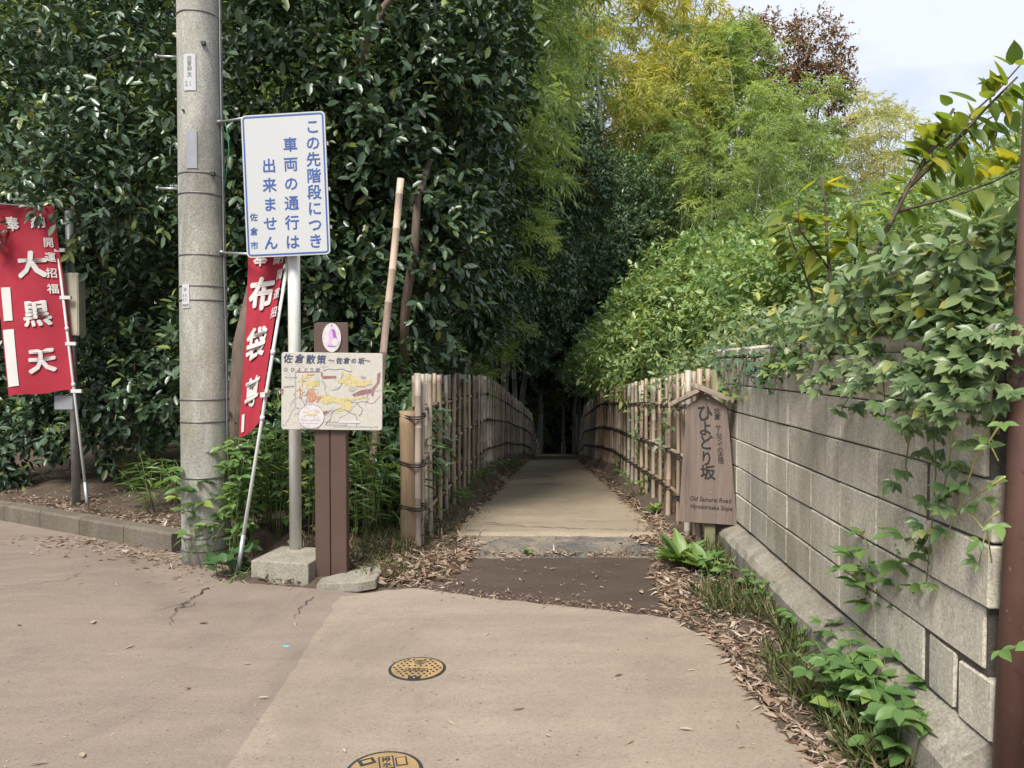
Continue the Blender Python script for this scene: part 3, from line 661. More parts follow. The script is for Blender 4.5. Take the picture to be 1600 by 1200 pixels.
banner2('red banner on a leaning white pole, half hidden behind the notice panel', f2, h2, surf2,
        [('奉', .30, .195, .13, .03, 0), ('納', .80, .195, .13, .03, 0), ('布', .42, .36, .25, .045, .0), ('袋', .46, .59, .25, .035, 0), ('尊', .50, .815, .23, .035, 0),
         ('開', .90, .285, .085, .02, 0), ('運', .92, .38, .085, .02, 0), ('招', .94, .47, .085, .02, 0)],
        [(.10, .2, .90, .98)], [f2.lerp(h2, .84), f2.lerp(h2, .66), f2.lerp(h2, .49)], .36, 1.62)

# ------------------------------------------------------------------ meter post behind the banner
mp = P(120, 803, 7.25); t = thing('meter_post', 'thin grey steel post carrying a beige metal box behind the red banner', 'post', mp)
MB().tube([mp - Vector((0, 0, .1)), P(108, 330, 7.3)], .038, 14).build('post', M_STEEL, t, True)
a = P(104, 428, 7.2); b = P(133, 525, 7.2); m = MB(); m.box((a.x, 7.1, b.z), (b.x, 7.22, a.z)); bx_ = m.bevelled('box', M_BOX, t, .008, 2)
MB().box((b.x - .03, 7.094, b.z + .02), (b.x - .012, 7.1, a.z - .02)).build('hinge', M_BOX, bx_)
a = P(92, 617, 7.2); b = P(122, 640, 7.2); m = MB(); m.box((a.x, 7.12, b.z), (b.x, 7.24, a.z)); m.bevelled('junction_box', M_GREYP, t, .008)

# ------------------------------------------------------------------ map board on its brown post
DM = 5.02; mpb = thing('map_board', 'hand drawn town map panel on a brown double post with oval emblem', 'sign', G(517, 906))
k = DM / FPX; a = G(517, 905)
for x0, x1 in ((493, 516.2), (517.4, 542)):
    m = MB(); p0 = P(x0, 905, DM); p1 = P(x1, 905, DM); m.box((p0.x, DM, -.05), (p1.x, DM + .085, P(0, 505, DM).z)); m.bevelled('post_board', M_BROWN, mpb, .004)
m = MB(); p0 = P(495, 905, DM); p1 = P(540, 905, DM); m.box((p0.x, DM + .012, -.05), (p1.x, DM + .07, P(0, 508, DM).z)); m.build('post_core', M_DARK, mpb)
m = MB(); m.box((P(491.5, 0, DM).x, DM - .012, P(0, 552, DM).z), (P(541.5, 0, DM).x, DM - .002, P(0, 504, DM).z)); plate = m.bevelled('head_plate', M_BROWN, mpb, .003)
fm = Fr(P(518.5, 611.5, DM - .03), (1, -.004, -.012), (.006, 0, 1)); W2, H2 = 78.5 * k, 60 * k
mpan = MB().prism(rrect(-W2, W2, -H2, H2, .018), fm, -.022, .0).bevelled('panel', M_MAP, mpb, .002)
fe = Fr(P(518.5, 527.5, DM - .017), (1, 0, 0), (0, 0, 1))
ov = lambda rx, ry, cx=0, cy=0, k=28: [(cx + rx * math.cos(2 * math.pi * i / k), cy + ry * math.sin(2 * math.pi * i / k)) for i in range(k)]
em = MB().prism(ov(14.5 * k, 22.5 * k), fe, 0, .006).build('oval_emblem', M_PALE, mpb)
def flat(parent, name, mat, polys, fr, n, sc):
    for pl in polys: MB().prism([(u * sc, v * sc) for u, v in pl], fr, n - .0006, n).build(name, mat, parent)
# oval: two robed figures printed in purple, in emblem pixels
flat(em, 'figure_print', M_PURP, [[(1.5, 14), (5, 12), (7, 4), (8.5, -2), (5, 0), (3, -1), (1.5, 6)], [(-5, -14), (6, -14.5), (7, -12), (0, -13), (-6, -12)], [(-.8, 17), (1.2, 17), (1.4, 20), (-.6, 20)], [(9, -3), (12, -7), (11, -7.5), (8.5, -4)]], fe, .0075, k)
flat(em, 'pale_figure_print', M_LILAC, [[(-1, 16), (1, 15), (1, 0), (0, -11), (-6, -12), (-4, -2), (-5.5, 6), (-3, 9)]], fe, .0070, k)
flat(em, 'round_shield', M_PALE, [ov(5.5, 5.5, 5.5, -7.5, 16)], fe, .0080, k)
mu = lambda px, py: ((px - 518.5), -(py - 611.5))                 # picture pixels on the panel
def MPOLY(pts): return [mu(430 + x / 6, 490 + y / 6) for x, y in pts]   # from the enlarged crop of the panel
flat(mpan, 'painted_road', M_YEL, [MPOLY(q) for q in (
    [(232, 790), (232, 620), (275, 578), (335, 585), (335, 605), (280, 610), (258, 640), (255, 790)], [(288, 625), (415, 630), (415, 680), (350, 690), (350, 720), (288, 700)], [(430, 760), (560, 770), (560, 830), (470, 850), (430, 830)],
    [(585, 620), (665, 600), (740, 640), (780, 700), (740, 705), (650, 655), (590, 650)], [(620, 535), (650, 545), (740, 590), (800, 630), (900, 615), (905, 655), (840, 675), (800, 690), (740, 640), (660, 590), (615, 560)],
    [(560, 785), (720, 790), (830, 765), (850, 785), (720, 815), (720, 905), (590, 915), (585, 940), (565, 930), (560, 890), (650, 880), (620, 850), (560, 830)])], fm, .0016, k)
flat(mpan, 'dark_map_area', M_MAROON, [MPOLY(q) for q in ([(425, 545), (440, 545), (450, 585), (570, 585), (572, 605), (445, 612), (430, 590)], [(720, 755), (800, 715), (900, 700), (950, 645), (955, 560), (985, 545), (975, 640), (925, 720), (915, 780), (890, 740), (800, 760), (735, 775)],
    [(185, 548), (420, 544), (420, 551), (190, 556)], [(50, 715), (80, 710), (75, 760), (58, 765)], [(80, 690), (180, 680), (180, 687), (82, 698)])], fm, .0021, k)
flat(mpan, 'bright_map_area', M_ORANGE, [MPOLY(q) for q in ([(300, 735), (335, 730), (335, 705), (365, 705), (365, 740), (385, 745), (385, 800), (345, 835), (300, 820), (320, 790), (300, 770)], [(230, 690), (243, 690), (243, 800), (230, 800)], [(300, 572), (375, 570), (340, 584), (300, 580)], [(395, 780), (430, 765), (430, 780), (405, 830), (385, 830)])], fm, .0026, k)
flat(mpan, 'grey_map_area', M_TAUPE, [MPOLY(q) for q in ([(690, 690), (745, 680), (750, 715), (720, 730), (690, 720)], [(185, 560), (195, 560), (195, 880), (230, 885), (230, 892), (186, 890)], [(800, 580), (850, 590), (840, 612), (805, 605)], [(525, 890), (550, 900), (555, 930), (535, 935)])], fm, .0018, k)
cx, cy = mu(430 + 340 / 6, 490 + 968 / 6)
flat(mpan, 'inset_rim', M_MAROON, [ov(20.6, 19.4, cx, cy), [(cx + 17, cy + 8), (cx + 32, cy + 11), (cx + 19, cy + 2)]], fm, .0028, k); flat(mpan, 'inset_circle', M_PALE, [ov(19.9, 18.7, cx, cy)], fm, .0034, k)
flat(mpan, 'inset_sketch', M_YEL, [ov(9, 2.2, cx + 1, cy + 3, 9), ov(4, 1.2, cx - 9, cy + 7, 7), ov(4, 1.4, cx + 10, cy + 8, 7)], fm, .0039, k)
flat(mpan, 'caption_patch', M_PALE, [MPOLY([(600, 1000), (795, 1000), (795, 1022), (600, 1022)])], fm, .003, k)
it = []
for ch, x, y, s in (('佐', 122, 425, 15), ('倉', 230, 425, 15), ('散', 333, 430, 15), ('策', 432, 432, 15), ('〜', 525, 440, 10), ('佐', 600, 440, 10.5), ('倉', 668, 438, 10.5), ('の', 735, 440, 9), ('坂', 805, 440, 10.5), ('〜', 860, 438, 9)):
    u, v = mu(430 + x / 6, 490 + y / 6); it.append((ch, u * k, v * k, s * k, .008, 1, .12))
for ch, x in zip('②ひよどり坂', (100, 165, 225, 290, 345, 400)): u, v = mu(430 + x / 6, 490 + 530 / 6); it.append((ch, u * k, v * k, 7.5 * k, 0, 1, .1))
letters(it, lambda u, v, n: fm.pt(u, v, .0022 + n), M_NAVY, mpan)
# small running text is only a row of ticks at this size
m = MB()
for i in range(46):
    u, v = mu(430 + (560 + i * 9) / 6, 490 + (1058 + random.uniform(-4, 4)) / 6); h = random.uniform(.5, 1.3); fm.box(m, (u - .45) * k, (u + .35) * k, (v - h) * k, (v + h) * k, .0012, .0018)
m.build('fine_print', M_TAUPE, mpan)['kind'] = 'stuff'
# thin drawn lines: contours, lanes and captions
for i in range(26):
    x, y, a = random.uniform(90, 930), random.uniform(520, 980), random.uniform(0, 6.28); pts = []
    for j in range(12):
        pts.append((x, y)); a += random.gauss(0, .42); x = min(985, max(65, x + 26 * math.cos(a))); y = min(1050, max(500, y + 20 * math.sin(a)))
    m = MB(); L_ = [Vector((*[q * k for q in mu(430 + u_ / 6, 490 + v_ / 6)], 0)) for u_, v_ in pts]; vs_, n_ = [], len(L_)
    for j in range(n_):
        t_ = (L_[min(j + 1, n_ - 1)] - L_[max(j - 1, 0)]); t_ = t_.normalized() if t_.length > 0 else Vector((1, 0, 0)); sd_ = Vector((-t_.y, t_.x, 0)) * (.32 * k)
        vs_ += [fm.pt((L_[j] + sd_).x, (L_[j] + sd_).y, .0014 + .00002 * i), fm.pt((L_[j] - sd_).x, (L_[j] - sd_).y, .0014 + .00002 * i)]
    m.add(vs_, [(2*j, 2*j+1, 2*j+3, 2*j+2) for j in range(n_ - 1)]); m.build('drawn_line', (M_TAUPE, M_NAVY, M_TAUPE, M_MAROON)[i % 4], mpan)
m = MB()
for row, (y_, x0_, x1_) in enumerate(((600, 95, 210), (1012, 470, 600), (1040, 480, 680), (1075, 240, 420), (1000, 250, 430), (1030, 255, 400))):
    for x_ in np.arange(x0_, x1_, 8.0):
        u, v = mu(430 + x_ / 6, 490 + (y_ + random.uniform(-3, 3)) / 6); h = random.uniform(.4, 1.0); fm.box(m, (u - .4) * k, (u + .3) * k, (v - h) * k, (v + h) * k, .0036, .0042)
m.build('caption_print', M_TAUPE, mpan)['kind'] = 'stuff'
# flat stone before the post
sp = [gp(493, 921), gp(500, 911), gp(560, 897), gp(590, 893), gp(598, 901), gp(588, 916), gp(560, 921)]
m = MB(); cxy = np.mean(sp, 0); m.add([(*p, -.02) for p in sp] + [((p[0] - cxy[0]) * .97 + cxy[0], (p[1] - cxy[1]) * .95 + cxy[1], .035 + .03 * (p[0] - sp[0][0])) for p in sp], [tuple(range(6, -1, -1)), tuple(range(7, 14))] + [(i, (i+1) % 7, 7 + (i+1) % 7, 7 + i) for i in range(7)])
o = m.bevelled('paving_stone', M_CONC, None, .006); tag(o, 'flat wedge of grey stone at the foot of the brown map post', 'stone')

# ------------------------------------------------------------------ bamboo fences
def bam_mesh(name, r, h, nodes, hollow=True, seg=10, bend=0.0):
    m = MB(); pts, rad = [], []; zs = [0]; z = random.uniform(.02, .12)
    while z < h - .02: zs += [z - .010, z - .003, z + .003, z + .010]; z += nodes * random.uniform(.8, 1.25)
    zs.append(h); zs = sorted(zs)
    for i, z in enumerate(zs):
        j = (i - 1) % 4 if 0 < i < len(zs) - 1 else 9
        pts.append((bend * math.sin(z * 2.2) + .004 * math.sin(z * 5 + r * 900), 0, z)); rad.append(r * (1.0 if j in (9, 0, 3) else 1.10) * (1 - .06 * z / h))
    m.tube(pts, rad, seg, False)
    if hollow:                                          # cut top: a rim, an inner wall and a diaphragm
        n = len(pts) - 1; b = n * seg; rr = rad[-1] * .72; x = pts[-1][0]; vs = []
        for dz in (0, -.03): vs += [(x + rr * math.cos(2*math.pi*k/seg), rr * math.sin(2*math.pi*k/seg), h + dz) for k in range(seg)]
        s = len(m.v); m.v += vs
        # the tube's own ring order starts on its own axes, so the rim is closed ring to ring by angle
        top = sorted(range(b, b + seg), key=lambda i: math.atan2(m.v[i][1], m.v[i][0] - x) % (2*math.pi))
        inn = sorted(range(s, s + seg), key=lambda i: math.atan2(m.v[i][1], m.v[i][0] - x) % (2*math.pi)); low = [i + seg for i in inn]
        for k in range(seg): k2 = (k+1) % seg; m.f += [(top[k], top[k2], inn[k2], inn[k]), (inn[k], inn[k2], low[k2], low[k])]
        m.f.append(tuple(low))
    me = m.mesh(name, smooth=True); return me
BAMS = [bam_mesh('bamboo_pole', r, 1.40, .30) for r in (.0195, .0225, .024, .0215, .019, .023)]
for me in BAMS: me.materials.append(M_BAMB)
def tie_mesh():
    m = MB()
    for k, (ax, w) in enumerate((((1, 0, .55), .0), ((1, 0, -.55), 0.), ((1, 0, .35), .0), ((1, 0, -.35), 0.))):
        u = Vector(ax).normalized(); v = Vector((0, 1, 0)); o = .006 * (k - 1.5)
        m.tube([u * (.033 * math.cos(a)) + v * (.040 * math.sin(a) + .012) + Vector((0, 0, o)) for a in np.linspace(0, 2*math.pi, 11)], .0042, 5, False)
    m.tube([(.0, -.03, 0), (.012, -.038, -.03), (.018, -.034, -.06)], .003, 4)
    return m.mesh('cord_tie', smooth=True)
TIE = tie_mesh(); TIE.materials.append(M_CORD)
def fence(label, line, bot, top, y0, y1, rails, side, extra=()):
    t = thing('bamboo_fence', label, 'fence', (float(lerp(line, y0)), y0, float(lerp(bot, y0))))
    y = y0; k = 0; ties = 0
    while y < y1:
        x = float(lerp(line, y)); zb = float(lerp(bot, y)) - .06; zt = float(lerp(top, y)) + random.uniform(-.014, .014); back = (k % 2 == 1)
        off = side * (.042 if back else -.026); me = random.choice(BAMS); h = zt - zb; s = random.uniform(.9, 1.15)
        lx = random.gauss(0, .006); ly = random.gauss(0, .008); a = random.uniform(0, 6.28)
        M = frame_matrix((x + off, y, zb), (s * math.cos(a), s * math.sin(a), 0), (-s * math.sin(a), s * math.cos(a), 0), (lx * h, ly * h, h / 1.40))
        place('bamboo_pole', me, t, M)
        if not back and ties < 240:
            for f in rails:
                zz = zb + .06 + (h - .06) * f; M = Matrix.Translation((x + off * .3, y, zz)) @ Matrix.Rotation(math.pi / 2 + random.uniform(-.25, .25), 4, 'Z') @ Matrix.Rotation(random.uniform(-.2, .2), 4, 'Y')
                place('cord_tie', TIE, t, M); ties += 1
        y += (random.uniform(.05, .16) if k % 2 == 0 else random.uniform(.31, .43)) * (1 if y < 11 else .85); k += 1
    for f in rails:
        yy = np.concatenate([np.arange(y0 - .02, 12, .3), np.arange(12, y1, .5)])
        pts = [(float(lerp(line, q)), q, float(lerp(bot, q)) + (float(lerp(top, q)) - float(lerp(bot, q))) * f + .006 * math.sin(q * 4)) for q in yy]
        MB().tube(pts, [.017 + .002 * math.sin(i * 1.7) for i in range(len(pts))], 8).build('rail', M_BAMB, t, True)
        yy = np.arange(10.5, y1, .035); pts = [(float(lerp(line, q)) - side * (.035 + .014 * math.cos(q * 60)), q, float(lerp(bot, q)) + (float(lerp(top, q)) - float(lerp(bot, q))) * f + .013 * math.sin(q * 60)) for q in yy]
        MB().tube(pts, .008, 4).build('binding_cord', M_CORD, t, True)
    return t
fl = fence('dried bamboo pole fence with a thick log end post, leading away from the map board', LF, LFB, LFT, 5.90, 33.5, (.16, .50, .80), -1)
ep = G(638, 858); zt = P(638, 642, ep.y).z
zz = np.linspace(-.1, zt, 12); MB().tube([(ep.x + .004 * math.sin(z * 5), ep.y, z) for z in zz], [.062 + .003 * math.sin(z * 7) for z in zz], 18).build('end_post', M_POSTW, fl, True)
place('bamboo_pole', BAMS[2], fl, frame_matrix((ep.x + .078, ep.y - .01, -.05), (1.15, 0, 0), (0, 1.15, 0), (0, 0, (1.385 + .05) / 1.4)))
for f in (.27, .61, .98):
    z = .05 + f * (zt - .08); pts = [(ep.x + .035 + .105 * math.cos(a), ep.y + .067 * math.sin(a), z + .012 * math.sin(a * 2 + f)) for a in np.linspace(0, 2 * math.pi, 20)]
    MB().tube(pts, .006, 5).tube([Vector(p) + Vector((0, 0, .018)) for p in pts], .006, 5).build('cord_tie', M_CORD, fl, True)
fr_ = fence('dried bamboo pole fence with ivy growing on it, next to the wooden name board', RF, RFB, RFT, 5.72, 33.5, (.17, .45, .78), 1)
a = P(1122, 585, 5.8); MB().tube([(a.x, 5.85, -.1), (a.x, 5.85, P(0, 578, 5.85).z)], .055, 14).build('end_post', M_GPOST, fr_, True)

# ------------------------------------------------------------------ leaning cut bamboo pole
p0, p1 = P(590, 640, 6.2), P(627, 279, 6.15); p0 = p0 + (p0 - p1) * .85; h = (p1 - p0).length
me = bam_mesh('culm', .031, h, .34); me.materials.append(M_CUT); zax = (p1 - p0).normalized(); xax = zax.cross(Vector((0, 1, 0))).normalized(); yax = zax.cross(xax)
t = link('cut_bamboo_pole', me); t.matrix_basis = frame_matrix(p0, xax, yax, zax); tag(t, 'pale cut bamboo pole leaning against the dark camellia behind the map board', 'bamboo pole')

# ------------------------------------------------------------------ wooden name board
DB = 5.55; wb = thing('name_board', 'weathered tapered wooden board with small gable roof and brush lettering', 'sign', P(1108, 868, 5.66))
fb = Fr(P(1104, 725, DB), (math.cos(R(24)), -math.sin(R(24)), .005), (-.012, .035, 1)); k = DB / FPX / math.cos(R(24)); kv = DB / FPX
def bq(px, py): return ((px - 1104) * k, -(py - 725 - (px - 1104) * .10 * (py - 570) / 250) * kv)
bd = MB().prism([bq(1064, 815), bq(1147, 822), bq(1132, 636), bq(1103, 614), bq(1075, 634)], fb, -.03, 0).bevelled('board', M_BOARD, wb, .003)
ua, va = bq(1097, 607)
for (a, b, n1) in ((bq(1082, 603), bq(1142, 630), .07), (bq(1058, 632), bq(1096, 612), .064)):
    d = Vector((b[0] - a[0], b[1] - a[1])); nn = Vector((-d.y, d.x)).normalized() * .030
    MB().prism([a, b, (b[0] + nn.x, b[1] + nn.y), (a[0] + nn.x, a[1] + nn.y)], fb, -.09, n1).bevelled('roof_board', M_ROOFB, wb, .003)
fb.box(MB(), -.02, .06, -.95, .4, -.09, -.032).bevelled('post', M_GPOST, wb, .004)
it = []
for ch, x, y, s, sx in (('ひ', 1101, 645, .135, .9), ('よ', 1102, 669, .12, .9), ('ど', 1103, 691, .12, .9), ('り', 1104, 716, .125, .75), ('坂', 1106, 738, .115, 1.0)):
    u, v = bq(x, y); it.append((ch, u, v, s, .022, sx, -.05))
for i, ch in enumerate('佐倉 サムライの古径'):
    x, y = 1118 + 6 * i / 9, 642 + 78 * i / 9; u, v = bq(x, y)
    if ch != ' ': it.append((ch, u, v, .047 if ch not in '佐倉' else .05, .01, 1, 0))
u, v = bq(1081, 778); it += line_items('Old Samurai Road', u, v, .047, .012, .86, .12); u, v = bq(1082, 790); it += line_items('Hiyodorizaka Slope', u, v, .045, .012, .84, .12)
letters(it, lambda u, v, n: fb.pt(u, v, .001 + n), M_INK, bd)
for x, y in ((1105, 622), (1110, 769), (1116, 802), (1116, 816)): u, v = bq(x, y); MB().prism([(u + .006 * math.cos(a), v + .006 * math.sin(a)) for a in np.linspace(0, 5.6, 9)], fb, -.002, .003).build('nail_head', M_STEEL, bd)

# ------------------------------------------------------------------ concrete block wall
wd = Vector((WT, 1, 0)).normalized(); wnr = Vector((-wd.y, wd.x, 0))      # wnr points at the road
BL, BH, JT = .40, .20, .0075; Z0 = .30; YN = 2.27
wall = thing('block_wall', 'grey concrete block wall on a footing, topped by trailing vines', 'wall', (wall_x(4), 4, 0))
def block_mesh(l, h, ch=.006, warp=.0):
    m = MB(); m.box((0, -.06, 0), (l, .06, h)); bm = bmesh.new(); me = m.mesh('b'); bm.from_mesh(me)
    bmesh.ops.recalc_face_normals(bm, faces=bm.faces); bmesh.ops.bevel(bm, geom=bm.edges[:], offset=ch, segments=1, affect='EDGES')
    for v in bm.verts: v.co += Vector((random.uniform(-warp, warp), random.uniform(-warp, warp), random.uniform(-warp, warp)))
    bm.to_mesh(me); bm.free(); me.name = 'concrete_block'; me.materials.append(M_BLOCK); return me
BLK = [block_mesh(BL - JT, BH - JT, .005, .0016) for _ in range(5)]; HALF = [block_mesh(.185, BH - JT, .008, .004) for _ in range(2)]
CAPM = [block_mesh(BL - JT, .075, .018, .003) for _ in range(3)]
def wpt(s, z, n=0): return Vector((wall_x(YN), YN, 0)) + wd * s + wnr * n + Vector((0, 0, z))
ncol = 10; s_end = None
for r in range(6):
    for c_ in range(ncol):
        s = c_ * BL; z = Z0 + r * BH; n = random.gauss(0, .0022) + .0; tz = random.gauss(0, .003)
        me = random.choice(BLK)
        if r == 0 and c_ == 0:                             # cracked apart low down at the near end
            place('concrete_block', HALF[0], wall, frame_matrix(wpt(s - .02, z - .01, -.07), wd, wnr, (0, 0, 1))); place('concrete_block', HALF[1], wall, frame_matrix(wpt(s + .188, z, -.07), wd, wnr, (0, 0, 1))); continue
        if c_ == 0: n += (-.004, -.002, .006, -.003, .003, -.002)[r]
        place('concrete_block', me, wall, frame_matrix(wpt(s + JT / 2 + (random.uniform(-.025, .02) if c_ == 0 else 0), z + JT / 2, -.065 + n), (wd + Vector((0, 0, tz))).normalized(), wnr, (0, 0, 1)))
for c_ in range(ncol): place('cap_block', random.choice(CAPM), wall, frame_matrix(wpt(c_ * BL + .003, Z0 + 6 * BH + .004, -.065), wd, wnr, (0, 0, 1)))
m = MB(); frw = Fr(wpt(0, 0, 0), wd, (0, 0, 1))
m.add([wpt(s, z, n) for s in (.012, ncol * BL - .01) for z in (Z0 - .02, Z0 + 6 * BH - .01) for n in (-.12, -.0155)], [(0, 1, 3, 2), (4, 6, 7, 5), (0, 4, 5, 1), (2, 3, 7, 6), (0, 2, 6, 4), (1, 5, 7, 3)]); m.build('mortar', M_MORTAR, wall)
for r in range(7):                                          # the wall turns the corner behind the steel post
    for c_ in range(8): place('concrete_block', random.choice(BLK), wall, frame_matrix((wall_x(YN) + .14 + c_ * BL, YN + .10 + random.gauss(0, .002), Z0 - BH + r * BH + JT / 2), (1, 0, 0), (0, 1, 0), (0, 0, 1)))
MB().box((wall_x(YN) + .13, YN + .055, -.1), (wall_x(YN) + .14 + 8 * BL, YN + .15, Z0 + 6 * BH - .01)).build('mortar', M_MORTAR, wall)
m = MB(); prof = [(-.14, -.15), (.105, -.15), (.10, .20), (.075, .235), (-.02, .30), (-.14, .30)]; ss = np.linspace(.0, ncol * BL + .02, 40)
for s in ss: m.v += [tuple(wpt(s, h + random.uniform(-.006, .006) - .012, n + random.uniform(-.005, .005))) for n, h in prof]
for i in range(len(ss) - 1): m.f += [(i*6+k, i*6+(k+1) % 6, (i+1)*6+(k+1) % 6, (i+1)*6+k) for k in range(6)]
m.f += [tuple(range(6)), tuple(range((len(ss)-1)*6 + 5, (len(ss)-1)*6 - 1, -1))]; m.build('footing', M_CONC, wall)
m = MB(); a = P(1150, 832, 5.5); fw = Fr(a, (.75, -.6, -.22), (0, .2, 1)); fw.box(m, -.07, .09, -.015, .02, -.05, .03); o = m.bevelled('wood_offcut', M_BARK, None, .003); tag(o, 'short dark wooden offcut lying on the end of the wall footing', 'wood')

# ------------------------------------------------------------------ brown steel post at the near end of the wall
bp = (1.515, 2.20); t = thing('steel_post', 'round brown painted steel post with chipped paint at the wall end', 'post', (1.464, 2.2, 0))
pp = lambda z: (1.478 + .0300 * z, bp[1], z)
MB().tube([pp(-.1), pp(1.2), pp(3.4)], .041, 24).build('pipe', M_CHIP, t, True)
MB().tube([pp(1.36), pp(1.41)], .047, 24).build('collar', M_CHIP, t, True)
MB().tube([pp(3.4), pp(3.42)], .044, 24).build('cap', M_CHIP, t, True)

# ------------------------------------------------------------------ manhole covers
def manhole(label, x, y, r, kind):
    t = thing('manhole_cover', label, 'manhole cover', (x, y, 0)); z = .007
    def disc(rr, z0, z1, k=40): return MB().add([(x + rr*math.cos(2*math.pi*i/k), y + rr*math.sin(2*math.pi*i/k), q) for q in (z0, z1) for i in range(k)], [tuple(range(k, 2*k))] + [(i, (i+1) % k, k + (i+1) % k, k + i) for i in range(k)])
    disc(r, -.02, z + .002).build('rim', M_CAST, t); disc(r * .90, -.02, z + .004).build('lid', M_YCOV, t)
    def bxr(name, cx, cy, w, h, mat, z1, a=0.0, par=t):
        fr = Fr((x + cx, y + cy, z), (math.cos(a), math.sin(a), 0), (-math.sin(a), math.cos(a), 0)); m = MB(); fr.box(m, -w/2, w/2, -h/2, h/2, 0, z1); return m.build(name, mat, par), fr
    if kind == 1:
        lp, fr = bxr('name_plate', .0, -.022, r * .78, r * .22, M_CAST, .0056); fr.box(MB(), -r*.36, r*.36, -r*.085, r*.085, .0, .0064).build('name_field', M_YCOV, lp)
        letters([(c_, (i - 1.5) * r * .17, -.0, r * .15, .02, 1, 0) for i, c_ in enumerate('仕切弁口')], lambda u, v, n: fr.pt(u, v, .0070 + n), M_CAST, lp)
        for rr in (.20, .13, .06):
            m = MB(); k = 20; c0 = (x + .005, y + r * .48)
            m.add([(c0[0] + q * r * math.cos(2*math.pi*i/k), c0[1] + q * r * math.sin(2*math.pi*i/k), z + .0055) for q in (rr, rr - .028) for i in range(k)], [(i, (i+1) % k, k + (i+1) % k, k + i) for i in range(k)]); m.build('emblem_ring', M_CAST, t)
        bxr('key_slot', .0, -r * .82, r * .42, r * .2, M_CAST, .006); bxr('key_stud', .0, -r * .84, r * .05, r * .05, M_SIGN, .0066)
    else:
        lp, fr = bxr('name_plate', r * .0, r * .38, r * .40, r * .62, M_CAST, .0056, .25); fr.box(MB(), -r*.16, r*.16, -r*.27, r*.27, 0, .0064).build('name_field', M_YCOV, lp)
        letters([(c_, 0, (.5 - i) * r * .26, r * .25, .02, 1, 0) for i, c_ in enumerate('排水')], lambda u, v, n: fr.pt(u, v, .0070 + n), M_CAST, lp)
        bxr('side_block', -r * .52, r * .42, r * .42, r * .30, M_CAST, .0056, .5); bxr('side_block', -r * .52, r * .42, r * .24, r * .14, M_YCOV, .0062, .5)
        lp, fr = bxr('small_plate', r * .38, r * .45, r * .30, r * .42, M_CAST, .0056, .25); fr.box(MB(), -r*.11, r*.11, -r*.17, r*.17, 0, .0064).build('plate_field', M_YCOV, lp)
    sm = MB().tube([(0, 0, 0), (0, 0, .003)], r * .042, 8).mesh('stud'); sm.materials.append(M_CAST)
    for i in range(-6, 7):
        for j in range(-6, 7):
            sx_, sy_ = (i + .5 * (j % 2)) * r * .20, j * r * .17
            if sx_ * sx_ + sy_ * sy_ < (r * .82) ** 2 and not (abs(sx_) < r * .45 and -.32 * r < sy_ < .02 * r) and not (sx_ ** 2 + (sy_ - r * .48) ** 2 < (r * .26) ** 2 if kind == 1 else (abs(sx_) < r * .8 and sy_ > r * .05)) and not (abs(sx_) < .26 * r and sy_ < -.68 * r):
                place('stud', sm, t, Matrix.Translation((x + sx_, y + sy_, z + .0035)))
a = G(652, 1047); manhole('round yellow cover with studs and a small horizontal name plate', a.x, a.y, .136, 1)
a = G(600, 1209); manhole('round yellow cover with an upright name plate and dark worn rim', a.x, a.y + .0, .138, 2)
o = MB().box((0, 0, 0), (.03, .018, .004)).bevelled('paper_scrap', simple('turquoise_paper', (.12, .42, .46), .6), None, .001); a = G(442, 1012); o.location = (a.x, a.y, .003); o.rotation_euler = (0, .1, .3)
tag(o, 'tiny turquoise scrap lying on the pinkish road', 'litter')

